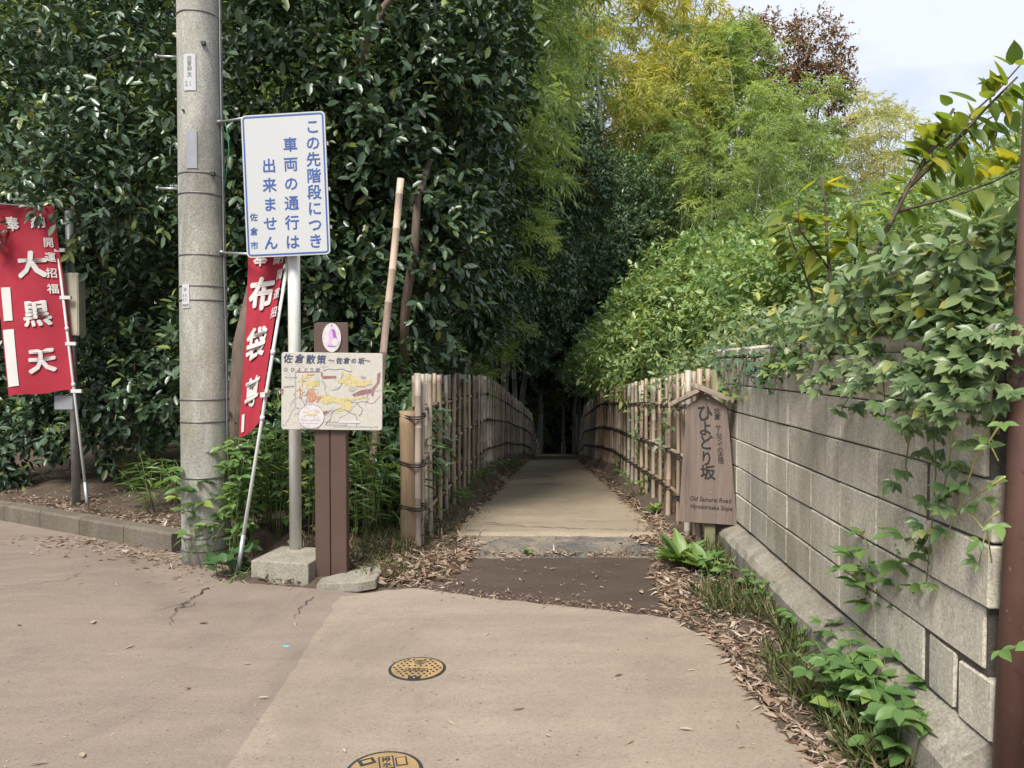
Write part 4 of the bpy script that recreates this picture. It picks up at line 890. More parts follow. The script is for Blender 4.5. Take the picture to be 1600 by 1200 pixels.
# ------------------------------------------------------------------ broadleaf trees and shrubs
def limbs(root, base, tips, r0, mat, name='trunk', wob=.08, fork=.45):
    """a tapered trunk with one limb to every tip"""
    base = Vector(base); cen = sum((Vector(t) for t in tips), Vector()) / len(tips); fk = base.lerp(cen, fork)
    def path(a, b, k, w): return [a.lerp(b, i / k) + (Vector((random.uniform(-w, w), random.uniform(-w, w), 0)) if 0 < i < k else Vector()) for i in range(k + 1)]
    tr = MB(); p = path(base, fk, 6, wob * .5); tr.tube(p, [r0 * (1 - .06 * i) for i in range(7)], 10); o = tr.build(name, mat, root, True)
    for t in tips:
        a = p[random.choice((4, 5, 6))]; MB().tube(path(a, Vector(t), 7, wob), [r0 * .62 * (1 - .12 * i) for i in range(8)], 7).build('limb', mat, root, True)
    return o
def crown_tree(name, label, cat, base, clumps, ntw, tmpl, lmat, L, W, trunk_r, bark, parts=0, per=7, tl=.22, group=None, face=(0, -1, .2), droop=.25, color=None, inner=.3, seed=1, cell=13, lobes=11, lob=.45, spread=.9):
    """clumps: (centre, radii) ellipsoids that make up the crown"""
    t = thing(name, label, cat, base, group); vol = np.array([r[0] * r[1] + r[0] * r[2] + r[1] * r[2] for _, r in clumps]); vol = vol / vol.sum(); lv = Leaves()
    def gaps(b, o):                                        # bare places between the leafy sprays
        if lmat is not M_CAM: return b, o
        f = np.sin(4.3 * b[:, 0] + 1.3) * np.sin(3.7 * b[:, 2] + .5) + .7 * np.sin(7.9 * b[:, 0] + 2.2 * b[:, 2]) * np.sin(5.3 * b[:, 1] + 6.1 * b[:, 2]); m = f > -.30; return b[m], o[m]
    for i, (c, r) in enumerate(clumps):
        k = int(ntw * vol[i] * 1.35); b, o = lobed(k, c, r, lobes, lob, seed * 31 + i, face); b, o = gaps(b, o); twigs(lv, b, o, per, tl, L, W, droop, spread)
        ki = int(k * inner); b, o = lobed(ki, c, tuple(q * .72 for q in r), 7, .4, seed * 57 + i, face); twigs(lv, b, o, per, tl, L * 1.1, W, droop, spread)
    cr = foliage(lv, t, tmpl, lmat, parts, cell, 'crown', color=color)
    limbs(t, base, [c for c, r in clumps], trunk_r, bark); return t
def onG(x, y): return (x, y, gz1(x, y) - .05)
def cen(px, py, d): return tuple(P(px, py, d))
# camellia right of the utility pole, filling the left bank up to the fence
cam1 = crown_tree('camellia', 'tall dense camellia with glossy dark leaves behind the notice and map boards', 'tree', onG(-1.75, 7.9),
    [(cen(560, 150, 7.5), (1.15, .95, 1.5)), (cen(430, 200, 7.6), (.95, .9, 1.5)), (cen(660, 250, 7.6), (.62, .85, 1.0)), (cen(500, 420, 7.5), (1.0, .8, 1.0)), (cen(640, 420, 7.5), (.60, .75, .8)), (cen(690, 90, 7.9), (.62, .9, 1.0)), (cen(420, 560, 7.6), (.75, .7, .7))],
    4300, T_OVAL, M_CAM, .115, .50, .085, M_BARK, 300, seed=3, lob=.7, lobes=16, tl=.26, cell=18)
for q, r in ((((628, 600, 6.9), (634, 470, 6.75), (648, 390, 6.62), (652, 310, 6.6), (672, 250, 6.9)), (.045, .042, .038, .034, .028)), (((372, 760, 6.5), (374, 640, 6.5), (380, 540, 6.55), (398, 450, 6.7)), (.12, .10, .09, .07)), (((560, 120, 6.7), (575, 60, 6.6), (600, 10, 6.6), (640, -40, 6.8)), (.03, .03, .028, .025))):
    MB().tube([P(*w) for w in q], r, 10).build('limb', M_BARK, cam1, True)
crown_tree('camellia', 'bushy camellia arching over the red banner and meter post', 'tree', onG(-4.3, 8.9),
    [(cen(185, 150, 8.2), (1.0, .9, 1.0)), (cen(60, 240, 8.3), (.9, .9, .95)), (cen(230, 300, 8.0), (.75, .8, .8)), (cen(110, 300, 7.5), (.85, .7, .45)), (cen(20, 40, 9.0), (1.2, 1, .9)), (cen(250, 30, 8.8), (.8, .9, .8))],
    2500, T_OVAL, M_CAM, .105, .48, .07, M_BARK, 300, seed=5, color=(1.2, 1.18, 1.35), lob=.8, lobes=16, tl=.28, cell=18)
crown_tree('camellia', 'low camellia bush with drooping branches between meter post and utility pole', 'shrub', onG(-3.6, 7.9),
    [(cen(220, 600, 7.9), (.66, .45, .55)), (cen(110, 660, 8.4), (.7, .4, .5)), (cen(265, 470, 8.1), (.5, .5, .7)), (cen(10, 680, 8.4), (.7, .4, .5)), (cen(40, 480, 8.6), (.8, .6, .8)), (cen(150, 480, 8.8), (.8, .6, .8))],
    1900, T_OVAL, M_CAM, .105, .50, .05, M_BARK, 300, seed=6, color=(.95, 1.0, 1.05), lob=.7, tl=.26, cell=18)
crown_tree('camellia', 'camellia leaning out over the bamboo fence beside the path', 'tree', onG(-1.35, 9.4),
    [(cen(705, 330, 9.2), (.50, .8, .85)), (cen(725, 190, 9.6), (.55, .8, .9)), (cen(690, 450, 9.2), (.40, .6, .6)), (cen(640, 540, 8.9), (.40, .5, .42)), (cen(740, 60, 10.2), (.7, 1, .9))],
    2500, T_OVAL, M_CAM, .11, .5, .07, M_BARK, 260, seed=8, lob=.7, lobes=14, cell=16)
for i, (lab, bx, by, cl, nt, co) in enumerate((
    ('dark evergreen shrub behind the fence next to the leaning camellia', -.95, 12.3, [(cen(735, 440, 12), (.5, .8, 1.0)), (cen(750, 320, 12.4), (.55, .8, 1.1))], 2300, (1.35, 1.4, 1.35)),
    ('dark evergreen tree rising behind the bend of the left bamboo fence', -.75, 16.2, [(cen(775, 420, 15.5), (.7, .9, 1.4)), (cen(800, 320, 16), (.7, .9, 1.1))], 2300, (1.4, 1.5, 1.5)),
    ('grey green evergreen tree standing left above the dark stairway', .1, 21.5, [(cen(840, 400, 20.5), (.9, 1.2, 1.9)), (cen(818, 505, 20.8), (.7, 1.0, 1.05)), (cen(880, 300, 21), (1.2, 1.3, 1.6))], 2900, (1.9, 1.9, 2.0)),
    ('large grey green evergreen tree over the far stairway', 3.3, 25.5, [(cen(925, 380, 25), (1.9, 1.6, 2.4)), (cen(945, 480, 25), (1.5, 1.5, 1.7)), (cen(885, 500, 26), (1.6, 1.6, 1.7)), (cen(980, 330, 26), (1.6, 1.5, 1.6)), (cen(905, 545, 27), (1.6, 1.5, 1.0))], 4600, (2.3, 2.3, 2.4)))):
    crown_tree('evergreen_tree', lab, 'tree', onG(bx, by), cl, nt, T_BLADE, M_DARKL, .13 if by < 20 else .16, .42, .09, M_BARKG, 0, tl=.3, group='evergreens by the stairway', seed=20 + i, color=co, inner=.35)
# deep shade behind: evergreens of the wood on the left
for i, (px, py, d, r) in enumerate(((40, 200, 14, (2.6, 1.6, 3.2)), (330, 150, 14, (2.6, 1.6, 3.4)), (560, 250, 15, (2.4, 1.6, 3.2)), (200, 520, 13, (2.4, 1.4, 1.6)), (480, 540, 13, (2.0, 1.4, 1.6)), (10, 560, 12, (2.0, 1.2, 1.3)), (660, 470, 17, (1.6, 1.5, 3.0)), (620, 60, 18, (2.6, 2, 3.0)))):
    c = P(px, py, d)
    crown_tree('evergreen_tree', ('shaded evergreen of the wood behind the red banner', 'shaded evergreen of the wood behind the utility pole', 'shaded evergreen of the wood behind the map board', 'shaded undergrowth tree behind the meter post', 'shaded undergrowth tree behind the notice post', 'shaded undergrowth tree beyond the kerb end', 'shaded evergreen behind the first camellia and fence', 'shaded tall evergreen showing above the camellia')[i], 'tree', onG(c.x, d + .6), [(tuple(c), r)], 1500, T_BLADE, M_DARKL, .2, .5, .1, M_BARKG, 0, tl=.4, group='shaded wood on the left', seed=40 + i, color=(.8, .85, .85))

# ------------------------------------------------------------------ bamboo
def bamboo_proto(seed, H=12.0, low=.36, dens=1.0, bend=1.2):
    g = np.random.default_rng(seed); random.seed(seed); cx = lambda z: bend * (z / H) ** 3
    cm = MB(); zs = []; z = 0
    while z < H: zs.append(z); z += .42
    pts, rad = [], []
    for z in zs:
        r = .052 * (1 - .86 * z / H)
        for dz, f in ((-.012, 1), (-.004, 1.13), (.004, 1.13), (.012, 1)): pts.append((cx(max(0, z + dz)), 0, z + dz)); rad.append(r * f)
    cm.tube(pts, rad, 8); br = MB(); lv = Leaves()
    for i, z in enumerate(zs):
        t = z / H
        if t < low * g.uniform(.8, 1.2): continue
        for s in (0, 1):
            a = g.uniform(0, 6.28); u = np.array((math.cos(a), math.sin(a), 0)); ln = (.5 + 1.5 * math.sin(math.pi * min(1, (t - low) / (1 - low) * .8 + .15))) * g.uniform(.7, 1.2)
            p0 = np.array((cx(z), 0, z)); f = np.linspace(0, 1, 7); pa = p0 + u * (ln * f * .9)[:, None] + UP * (ln * (.62 * f - .62 * f ** 2.2))[:, None]
            br.tube([tuple(q) for q in pa], [.009 * (1 - .8 * x) for x in f], 4, False)
            k = int(11 * dens); ff = g.uniform(.25, 1, k); bp_ = p0 + u * (ln * ff * .9)[:, None] + UP * (ln * (.62 * ff - .62 * ff ** 2.2))[:, None]
            sd = nz(u * .5 + g.normal(size=(k, 3)) * .55 - UP * .05); tt = np.clip(g.normal(.48, .16) + g.normal(0, .1, k), 0, 1); tw = g.uniform(.2, .5, k)
            for j in range(7):
                q = (j + 1) / 7; pos = bp_ + sd * (tw * q)[:, None] - UP * (.25 * tw * q * q)[:, None]; side = np.cross(sd, UP) * (1 if j % 2 else -1)
                d = nz(sd * .7 + side * .7 - UP * g.uniform(.15, .6, k)[:, None] + g.normal(size=(k, 3)) * .2); L = .165 * g.uniform(.7, 1.25, k)
                lv.add(pos, d, nz(UP + g.normal(size=(k, 3)) * .5), L, L * .25, tt)
    cme = cm.mesh('culm', smooth=True); cme.materials.append(M_CULM); bme = br.mesh('branches', smooth=True); bme.materials.append(M_CULM)
    lme = lv.mesh('crown', T_BLADE); lme.materials.append(M_BLEAF); return cme, bme, lme
PRO = [bamboo_proto(100 + i, 12, (.26, .30, .34, .12, .30)[i], (3.0, 2.8, 3.0, 3.4, 1.6)[i], (1.4, .9, 2.0, 1.1, 1.6)[i]) for i in range(5)]
def bamboo(label, px, d, H, col, group, lean=0.0, proto=None, x=None, thick=1.0, ltop=None):
    X = (px - 800) / FPX * d if x is None else x
    a_, b_ = float(lerp(LF, d)) - .32, float(lerp(RF, d)) + .45
    if a_ < X < b_: X = a_ - random.uniform(0, .5) if (X - a_ < b_ - X or group == 'culms behind the left fence') else b_ + random.uniform(0, .6)
    if proto is None: proto = random.choice((0, 1, 2, 4) if px < 1000 else (0, 1, 2, 3))
    pr = PRO[proto]; s = H / 12
    t = thing('bamboo', label, 'bamboo', onG(X, d), group); a = random.uniform(0, 6.28) if lean == 0 else (0 if lean > 0 else math.pi); la = abs(lean) if lean else random.uniform(0, .05)
    Rm = Matrix.Rotation(a, 4, 'Z') @ Matrix.Rotation(la, 4, 'Y') @ Matrix.Rotation(random.uniform(0, 6.28) if not lean else 0, 4, 'Z')
    for nm, me in (('culm', pr[0]), ('branches', pr[1]), ('crown', pr[2])):
        M = Matrix.Translation(t.location) @ Rm @ Matrix.Diagonal((s * thick if nm == 'culm' else s, s * thick if nm == 'culm' else s, s, 1))
        o = place(nm, me, t, M); o.color = (*col, 1)
        if nm != 'culm': o['kind'] = 'stuff'
    return t
random.seed(11)
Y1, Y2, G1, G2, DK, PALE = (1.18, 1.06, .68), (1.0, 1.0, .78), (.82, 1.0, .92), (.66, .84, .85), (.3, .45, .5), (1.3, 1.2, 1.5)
for px, d, H, co in ((800, 17, 15, Y2), (826, 20, 16, Y2), (850, 24, 19, Y1), (880, 27, 20, Y2), (905, 31, 21, Y1), (868, 33, 21, Y2), (930, 34, 23, Y1), (955, 30, 21, Y2)):
    bamboo('yellowing bamboo with slender plume rising over the stairway on the camellia side', px, d, H, co, 'yellowing bamboos above the camellias')
for px, d, H, co in ((985, 33, 20.5, Y1), (1005, 36, 22, Y1), (1035, 37, 22, Y1), (1062, 35, 20.5, Y1), (1020, 30, 16, Y2), (1050, 31, 15.5, Y2), (990, 28, 14, Y2)):
    bamboo('tall golden yellow bamboo standing against the pale sky above the stairway', px, d, H, co, 'golden bamboos')
for px, d, H, co in ((1095, 33, 18, G1), (1120, 31, 17, G1), (1150, 29, 15.5, G1), (1175, 30, 17.2, G1), (1205, 31, 17.2, G1), (1228, 32, 16, G1), (1085, 27, 11.5, G2), (1140, 25, 10.5, G1), (1190, 26, 11, G1), (1240, 28, 11.5, G2), (1110, 23, 8.5, G1), (1170, 22, 8.0, G1), (1060, 25, 9.5, G2), (1030, 27, 10.5, G2), (1220, 23, 8.0, G2)):
    bamboo('tall feathery green bamboo standing before the reddish tree' if H > 13 else 'short feathery green bamboo low behind the vine mounds', px, d, H, co, 'green bamboos behind the vine bank')
for px, d, H, co in ((1265, 36, 12, G2), (1290, 38, 12.5, G2), (1330, 36, 11.5, G2), (1370, 38, 12.5, G2), (1410, 36, 13.5, G2), (1450, 38, 15, G2), (1490, 36, 15.5, G2), (1530, 35, 16, G2), (1565, 34, 16, G2), (1595, 33, 16, G2), (1350, 30, 9.5, G2), (1430, 30, 10, G2), (1500, 29, 11, G2), (1570, 28, 11, G2), (1290, 29, 10, G2)):
    bamboo('fuller distant bamboo seen past the spreading shrub and steel post' if H > 13 else 'low distant bamboo between the pale bamboos and the vine mounds', px, d, H, co, 'distant bamboos on the right')
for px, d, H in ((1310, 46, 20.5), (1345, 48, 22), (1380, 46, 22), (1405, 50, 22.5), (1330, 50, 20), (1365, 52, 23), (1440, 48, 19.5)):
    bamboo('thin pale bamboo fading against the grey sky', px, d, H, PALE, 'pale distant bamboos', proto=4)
for px, d, H, lab in ((742, 12.5, 6.6, 'shorter young bamboo arching yellow-green sprays over the left fence'), (765, 14.5, 7.5, 'taller young bamboo arching sprays over the fence bend')): bamboo(lab, px, d, H, G1, 'young bamboos arching over the fence', .16, proto=3)
# culms one can tell apart between camellia and fence, and deep in the wood
for px, d, th in ((745, 12.6, 1.0), (762, 13.4, .9), (778, 14.5, 1.1), (786, 16.0, .9), (803, 19.5, 1.25), (818, 22.5, 1.3), (728, 11.8, .8), (810, 21, .8)):
    bamboo('upright grey green bamboo culm standing close behind the left fence', px, d, random.uniform(12, 14), G2, 'culms behind the left fence', .02, thick=th)
for x, d in ((-3.0, 10.5), (-1.6, 11.5), (-2.3, 13.5)): bamboo('tall bamboo whose culm shows between the camellia branches', 0, d, 14, G2, 'bamboos between the camellias', x=x, lean=.06)
for px, d in ((18, 11.5), (40, 11.0), (90, 13), (140, 14.5), (-60, 12), (230, 13.5), (300, 15), (-150, 14)):
    bamboo('thick dark bamboo in the shade behind the red banner', px, d, 13, G2, 'bamboos behind the red banner', .02, thick=1.6)
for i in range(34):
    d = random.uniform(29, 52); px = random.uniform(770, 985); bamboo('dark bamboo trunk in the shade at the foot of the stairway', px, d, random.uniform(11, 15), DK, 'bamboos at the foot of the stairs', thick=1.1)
for i, (px, py, d, r) in enumerate(((820, 470, 33, (3.2, 3, 2.6)), (905, 500, 36, (3.4, 3, 2.2)), (860, 420, 40, (4, 3, 3.5)), (960, 480, 38, (3.4, 3, 3.0)), (880, 540, 31, (2.2, 2, 1.2)), (760, 500, 28, (3.0, 3, 3)), (900, 470, 29, (2.6, 2.5, 1.6)), (845, 500, 27, (1.6, 2, 1.6)))):  # evergreen crowns added over the stairs to keep light out of the opening
    c = P(px, py, d); crown_tree('evergreen_tree', ('deep green tree added to shade the stairway on the fence side', 'deep green tree added to shade the middle of the stairway', 'tall deep green tree added for shade far down the stairway', 'deep green tree added for shade beyond the right fence end', 'low branches added to darken the stair head', 'deep green tree added for shade in the grove behind the left culms', 'overhanging deep green tree added to shade the log steps', 'deep green tree added to shade the stair head from the camellia side')[i], 'tree', onG(c.x, d), [(tuple(c), r)], 1900, T_BLADE, M_DARKL, .26, .5, .14, M_BARKG, 0, tl=.5, group='trees added to shade the stairway', seed=60 + i, face=None, color=(.9, .95, .95))
for i, (px, py, d, r) in enumerate(((872, 640, 39, (2.6, 1.6, 3.2)), (905, 600, 43, (3.0, 1.8, 3.4)), (845, 600, 42, (2.8, 1.8, 3.2)))):  # bushes added to stand for the blackness at the stair foot
    c = P(px, py, d); crown_tree('evergreen_tree', ('black-green thicket added to darken the foot of the stairway', 'black-green thicket added for darkness behind the right fence end', 'black-green thicket added for darkness behind the left fence end')[i], 'tree', onG(c.x, d), [(tuple(c), r)], 1500, T_BLADE, M_DARKL, .26, .5, .12, M_BARKG, 0, tl=.5, group='thickets added to darken the stairway', seed=160 + i)
# distant wood closing the view, with high canopy slabs added to shade the stairway
lv = Leaves()
for (x0, x1, y, z0, z1, k, L) in ((-30, 30, 58, -8, 7, 9000, .9), (-30, -4, 22, -1, 10, 6000, .55), (-4, 30, 64, -8, 6, 5000, .9), (14, 45, 46, -4, 5.5, 5000, .7), (-16, 16, 50, 4.5, 9, 9000, .9), (-14, 14, 42, 4.5, 8.5, 7000, .9), (-12, 12, 36, 4.5, 8, 5000, .8)):
    p = np.stack([rng.uniform(x0, x1, k), y + rng.normal(0, 1.6 if z0 < 0 else 3.2, k), rng.uniform(z0, z1, k) + 0], 1); lv.add(p, rnd(k) - UP * .4, rnd(k) + np.array((0, -.8, .5)), L * rng.uniform(.6, 1.2, k), L * .45, rng.random(k) * .7)
o = link('distant_wood', lv.mesh('distant_wood', T_BLADE), None, M_DARKL); tag(o, 'dense dark wood closing the view behind the bamboo, with canopy slabs added for shade', 'wood', kind='stuff')
# reddish tree
c0 = P(1225, 110, 44); sx_ = 44 / FPX
crown_tree('deciduous_tree', 'tall deciduous tree with reddish brown autumn crown behind the bamboo', 'tree', onG(c0.x, 44.5),
    [(cen(1118, 95, 44.5), (1.7, 2, 1.6)), (cen(1150, 90, 44), (2.0, 2, 1.8)), (cen(1210, 95, 44), (2.2, 2, 2.0)), (cen(1270, 95, 44), (1.6, 2, 2.2)), (cen(1250, 180, 44), (2.2, 2, 2.6)), (cen(1285, 135, 44), (1.4, 1.6, 1.3)), (cen(1180, 180, 44), (2.4, 2, 2.4)), (cen(1230, 260, 44), (2.2, 2, 2))],
    2400, T_BLADE, M_RUST, .24, .55, .3, M_BARK, 0, tl=.6, seed=71, inner=.2)

# ------------------------------------------------------------------ vine-covered bank on the right
random.seed(21)
VG = 'vine-smothered shrubs on the bank'
for i, (lab, px, py, d, r, nt, L, co) in enumerate((
    ('vine mound leaning over the far end of the right fence', 968, 550, 21, (1.0, 1.3, .9), 900, .13, (.75, .85, .85)),
    ('vine mound hanging above the bend of the right fence', 992, 535, 17, (.9, 1.2, .9), 1100, .12, (.8, .9, .85)),
    ('pale green vine mound above the middle of the right fence', 1032, 525, 14, (.9, 1.1, .85), 1400, .11, (.95, 1, .95)),
    ('rounded vine mound rising behind the right fence', 1085, 495, 12.5, (1.1, 1.2, 1.1), 1600, .11, (.95, 1, .9)),
    ('bright vine mound rising behind the name board', 1140, 500, 11, (1.15, 1.2, 1.15), 1600, .10, (1.05, 1.05, .9)),
    ('leafy mound around the stems of the yellowing shrub', 1230, 505, 9.2, (1.0, 1.1, .9), 1500, .095, (1.0, 1.05, .9)),
    ('tall vine mound behind the yellowing shrub', 1180, 455, 14, (1.6, 1.3, 1.3), 1500, .12, (.85, .95, .85)),
    ('vine mound right of the yellowing shrub', 1340, 480, 8.4, (1.0, 1.0, .9), 1500, .09, (1.0, 1.0, .95)),
    ('high vine mound under the spreading branches', 1440, 445, 9.5, (1.3, 1.2, 1.15), 1700, .09, (.95, 1.0, .9)),
    ('vine mound close behind the brown steel post', 1560, 440, 8.0, (1.1, 1.1, 1.1), 1700, .085, (1.0, 1.0, .9)),
    ('distant vine mound between the bamboo and the bank', 1300, 430, 14, (1.8, 1.3, 1.3), 1400, .12, (.8, .9, .85)),
    ('distant vine mound behind the spreading branches', 1480, 415, 14, (2.0, 1.3, 1.4), 1400, .12, (.8, .9, .85)))):
    c = P(px, py, d); b = (c.x, d, gz1(c.x, d) - .05)
    crown_tree('vine_covered_shrub', lab, 'shrub', b, [(tuple(c), r), ((c.x + random.uniform(-.4, .4), c.y, c.z - r[2] * .6), (r[0] * 1.15, r[1], r[2] * .8))], nt, T_OVAL, M_VINE, L, .56 if i % 2 else .48, .05, M_BARK, 0 if d > 12 else 90,
               per=6, tl=.2, group=VG, seed=90 + i, color=tuple(1.35 * q for q in co), droop=.35, inner=.25, face=(0, -1, .5), cell=24)
# ground cover over the plateau and spilling onto the wall top
lv = Leaves(); k = 24000
yy = 2.35 + rng.random(k) ** 1.5 * 11; xx = np.where(yy < 5.9, wall_x(yy), lerp(RF, yy)) + .10 + rng.random(k) ** 1.4 * 4.5
near = (yy < 4.6) & (rng.random(k) < .35); xx = np.where(near, wall_x(yy) - .06 + rng.random(k) * .34, xx)
zz = np.where(near, 1.46, gz(xx, yy)) + .05 + rng.random(k) ** 1.6 * .34 + .10 * np.sin(xx * 2.1 + 1) * np.sin(yy * 1.7)
nn = nz(UP * .8 + np.array((-.25, -.55, 0)) + rng.normal(size=(k, 3)) * .4)
lv.add(np.stack([xx, yy, zz], 1), rng.normal(size=(k, 3)) + np.array((-.3, -.6, -.4)), nn, .05 + .05 * rng.random(k), .028 + .024 * rng.random(k), np.clip(rng.normal(.55, .24, k), 0, 1))
o = link('vine_ground_cover', lv.mesh('vine_ground_cover', T_OVAL), None, M_VINE); tag(o, 'mixed vine leaves carpeting the bank behind the block wall', 'vines', kind='stuff')
# trailing vines over the wall: stems with leaves of five leaflets
def vine(label, pts, step, L, fan, tmpl, mat, group, parts, spread=.10, color=None, name='trailing_vine', rs=.004, cat='vine', stem=None, tint=.5):
    t = thing(name, label, cat, tuple(pts[0][0]), group); lv = Leaves()
    for line in pts:
        line = [Vector(p) for p in line]; MB().tube(line, [rs * (1 - .6 * i / len(line)) for i in range(len(line))], 5).build('stem', stem or M_STEMG, t, True)
        tot = 0
        for a, b in zip(line[:-1], line[1:]):
            ln = (b - a).length; n = max(1, int(ln / step))
            for j in range(n):
                q = a.lerp(b, (j + random.random()) / n); tow = Vector((-q.x, -q.y, 0)).normalized(); ax = (Vector((random.gauss(0, 1), random.gauss(0, 1), random.gauss(0, .6))) + tow * .9).normalized()
                hub = q + ax * random.uniform(.3, 1) * spread; out = (ax * .7 + tow * .6 + Vector((0, 0, -.35))).normalized(); nrm = (Vector((0, 0, .8)) + tow * .9 + Vector((random.gauss(0, .35), random.gauss(0, .35), random.gauss(0, .3)))).normalized()
                s_ = out.cross(nrm).normalized(); tt = min(1, max(0, random.gauss(tint, .2)))
                for m_ in range(fan):
                    w = 0 if fan == 1 else (m_ / (fan - 1) - .5) * 2.3; d = (out * math.cos(w) + s_ * math.sin(w)); l_ = L * (1 - .22 * abs(w)) * random.uniform(.75, 1.15)
                    lv.add([tuple(hub)], [tuple(d)], [tuple(nrm)], l_, l_ * (.46 if fan > 1 else .8), min(1, max(0, tt + random.gauss(0, .06))))
    foliage(lv, t, tmpl, mat, parts, 9, 'foliage', color=color); return t
M_STEMG = simple('green_stem', (.16, .19, .06), .6, bmp=0); M_STEMB = simple('brown_stem', (.085, .055, .038), .7, bmp=.1)
def wline(*q): return [P(px, py, d) for px, py, d in q]
HV = 'vines hanging over the block wall'
def dwall(px): return WX0 / ((px - 800) / FPX - WT)
def wv(*q): return [P(px, py, dwall(px) - off) for px, py, off in q]      # points given by how far they hang before the wall face
vine('vine with pale five-part leaves hanging furthest down the block wall', [wv((1470, 560, -.15), (1455, 630, .10), (1462, 740, .06), (1455, 830, .05), (1447, 915, .04)), wv((1450, 580, .0), (1425, 650, .12), (1415, 730, .08), (1420, 745, .06)), wv((1500, 570, -.05), (1490, 660, .1), (1480, 740, .08), (1465, 800, .06))], .05, .066, 5, T_LONG, M_VINE, HV, 300, .07)
vine('vine spilling in a fringe over the middle of the block wall', [wv((1340, 530, -.3), (1305, 575, .06), (1275, 600, .08)), wv((1380, 530, -.3), (1345, 590, .1), (1315, 640, .08), (1322, 650, .08)), wv((1420, 540, -.2), (1395, 610, .12), (1380, 655, .1)), wv((1290, 535, -.3), (1250, 560, .05), (1225, 565, .05)), wv((1320, 540, -.2), (1290, 570, .1), (1300, 605, .1)), wv((1400, 530, -.3), (1365, 570, .1), (1350, 600, .1))], .042, .07, 5, T_LONG, M_VINE, HV, 300, .09)
vine('leafy vine tangle over the near end of the wall beside the steel post', [wv((1560, 530, -.3), (1530, 570, .0), (1480, 620, .12), (1450, 660, .1)), wv((1540, 510, -.4), (1500, 550, .05), (1440, 590, .12)), wv((1570, 500, -.4), (1530, 540, .02), (1480, 560, .1), (1420, 590, .1)), wv((1560, 590, -.02), (1530, 630, .1), (1510, 660, .08)), wv((1550, 560, .0), (1500, 600, .12), (1470, 640, .12)), wv((1460, 530, -.3), (1440, 570, .08), (1410, 600, .1))], .04, .075, 5, T_LONG, M_VINE, HV, 300, .10)
vine('thick vine cushion lying along the wall top near the steel post', [wv((1300 + 32 * i, 545 - 3 * i, -.25), (1290 + 31 * i, 548 - 3 * i, -.02), (1280 + 31 * i, 575 + 10 * math.sin(i * 2.1), .08)) for i in range(9)], .035, .07, 5, T_LONG, M_VINE, HV, 300, .12)
vine('dense vine curtain over the wall between cushion and steel post', [wv((1390 + 34 * i, 560, -.05), (1380 + 34 * i, 600, .1), (1384 + 33 * i, 640 + 22 * math.sin(i * 1.9), .1)) for i in range(6)], .032, .066, 5, T_LONG, M_VINE, HV, 300, .10)
vine('short vine tuft capping the very end of the wall at the steel post', [wv((1500 + 18 * i, 505 + 5 * (i % 2), -.12), (1497 + 18 * i, 520, .04), (1492 + 18 * i, 565 + 12 * math.sin(i * 1.7), .07)) for i in range(5)], .03, .062, 5, T_LONG, M_VINE, HV, 150, .08)
vine('bare yellowish vine stems crossing the near wall end with few leaves', [wv((1560, 640, .05), (1530, 700, .04), (1500, 790, .04), (1475, 845, .05)), wv((1570, 745, .06), (1530, 770, .05), (1505, 790, .04), (1540, 830, .05), (1530, 880, .04)), wv((1560, 800, .08), (1540, 815, .06), (1550, 880, .05)), wv((1565, 660, .1), (1545, 690, .08), (1560, 720, .08))], .2, .06, 3, T_LONG, M_HERB, HV, 60, .04, stem=simple('yellow_stem', (.38, .36, .12), .6, bmp=0), rs=.0035)
vine('dark ivy clump with small lobed leaves over the far end of the wall', [wv((1118 + 14 * i, 535 + 4 * (i % 3), -.2), (1122 + 13 * i, 575, .08), (1126 + 12 * i, 605 + 12 * math.sin(i), .07)) for i in range(8)], .016, .06, 1, T_IVY, M_DARKL, HV, 220, .08, color=(1.5, 1.6, 1.5))
vine('thin ivy with yellow-green leaves at the wall top', [wv((1200, 585, .06), (1225, 565, .06), (1255, 570, .06), (1265, 590, .05)), wv((1125, 600, .12), (1140, 615, .1), (1165, 615, .1))], .03, .055, 1, T_IVY, M_HERB, HV, 60, .07, tint=.9)
for i, (lab, line) in enumerate((('ivy climbing the bamboo poles beside the name board', [wline((1060, 560, 6.7), (1045, 610, 6.9), (1040, 660, 7.0), (1030, 700, 7.2)), wline((1045, 570, 7.1), (1030, 600, 7.3), (1020, 640, 7.5)), wline((1075, 580, 6.3), (1062, 620, 6.5), (1050, 650, 6.7))]), ('ivy strands threading the far poles of the right fence', [wline((1010, 600, 8.6), (1000, 650, 8.9), (990, 690, 9.1)), wline((985, 640, 9.8), (995, 700, 9.2), (1000, 730, 9.2))]))):
    vine(lab, line, .035, .065, 1, T_IVY, M_VINE, 'ivy on the right fence', 120, .07, name='climbing_ivy')

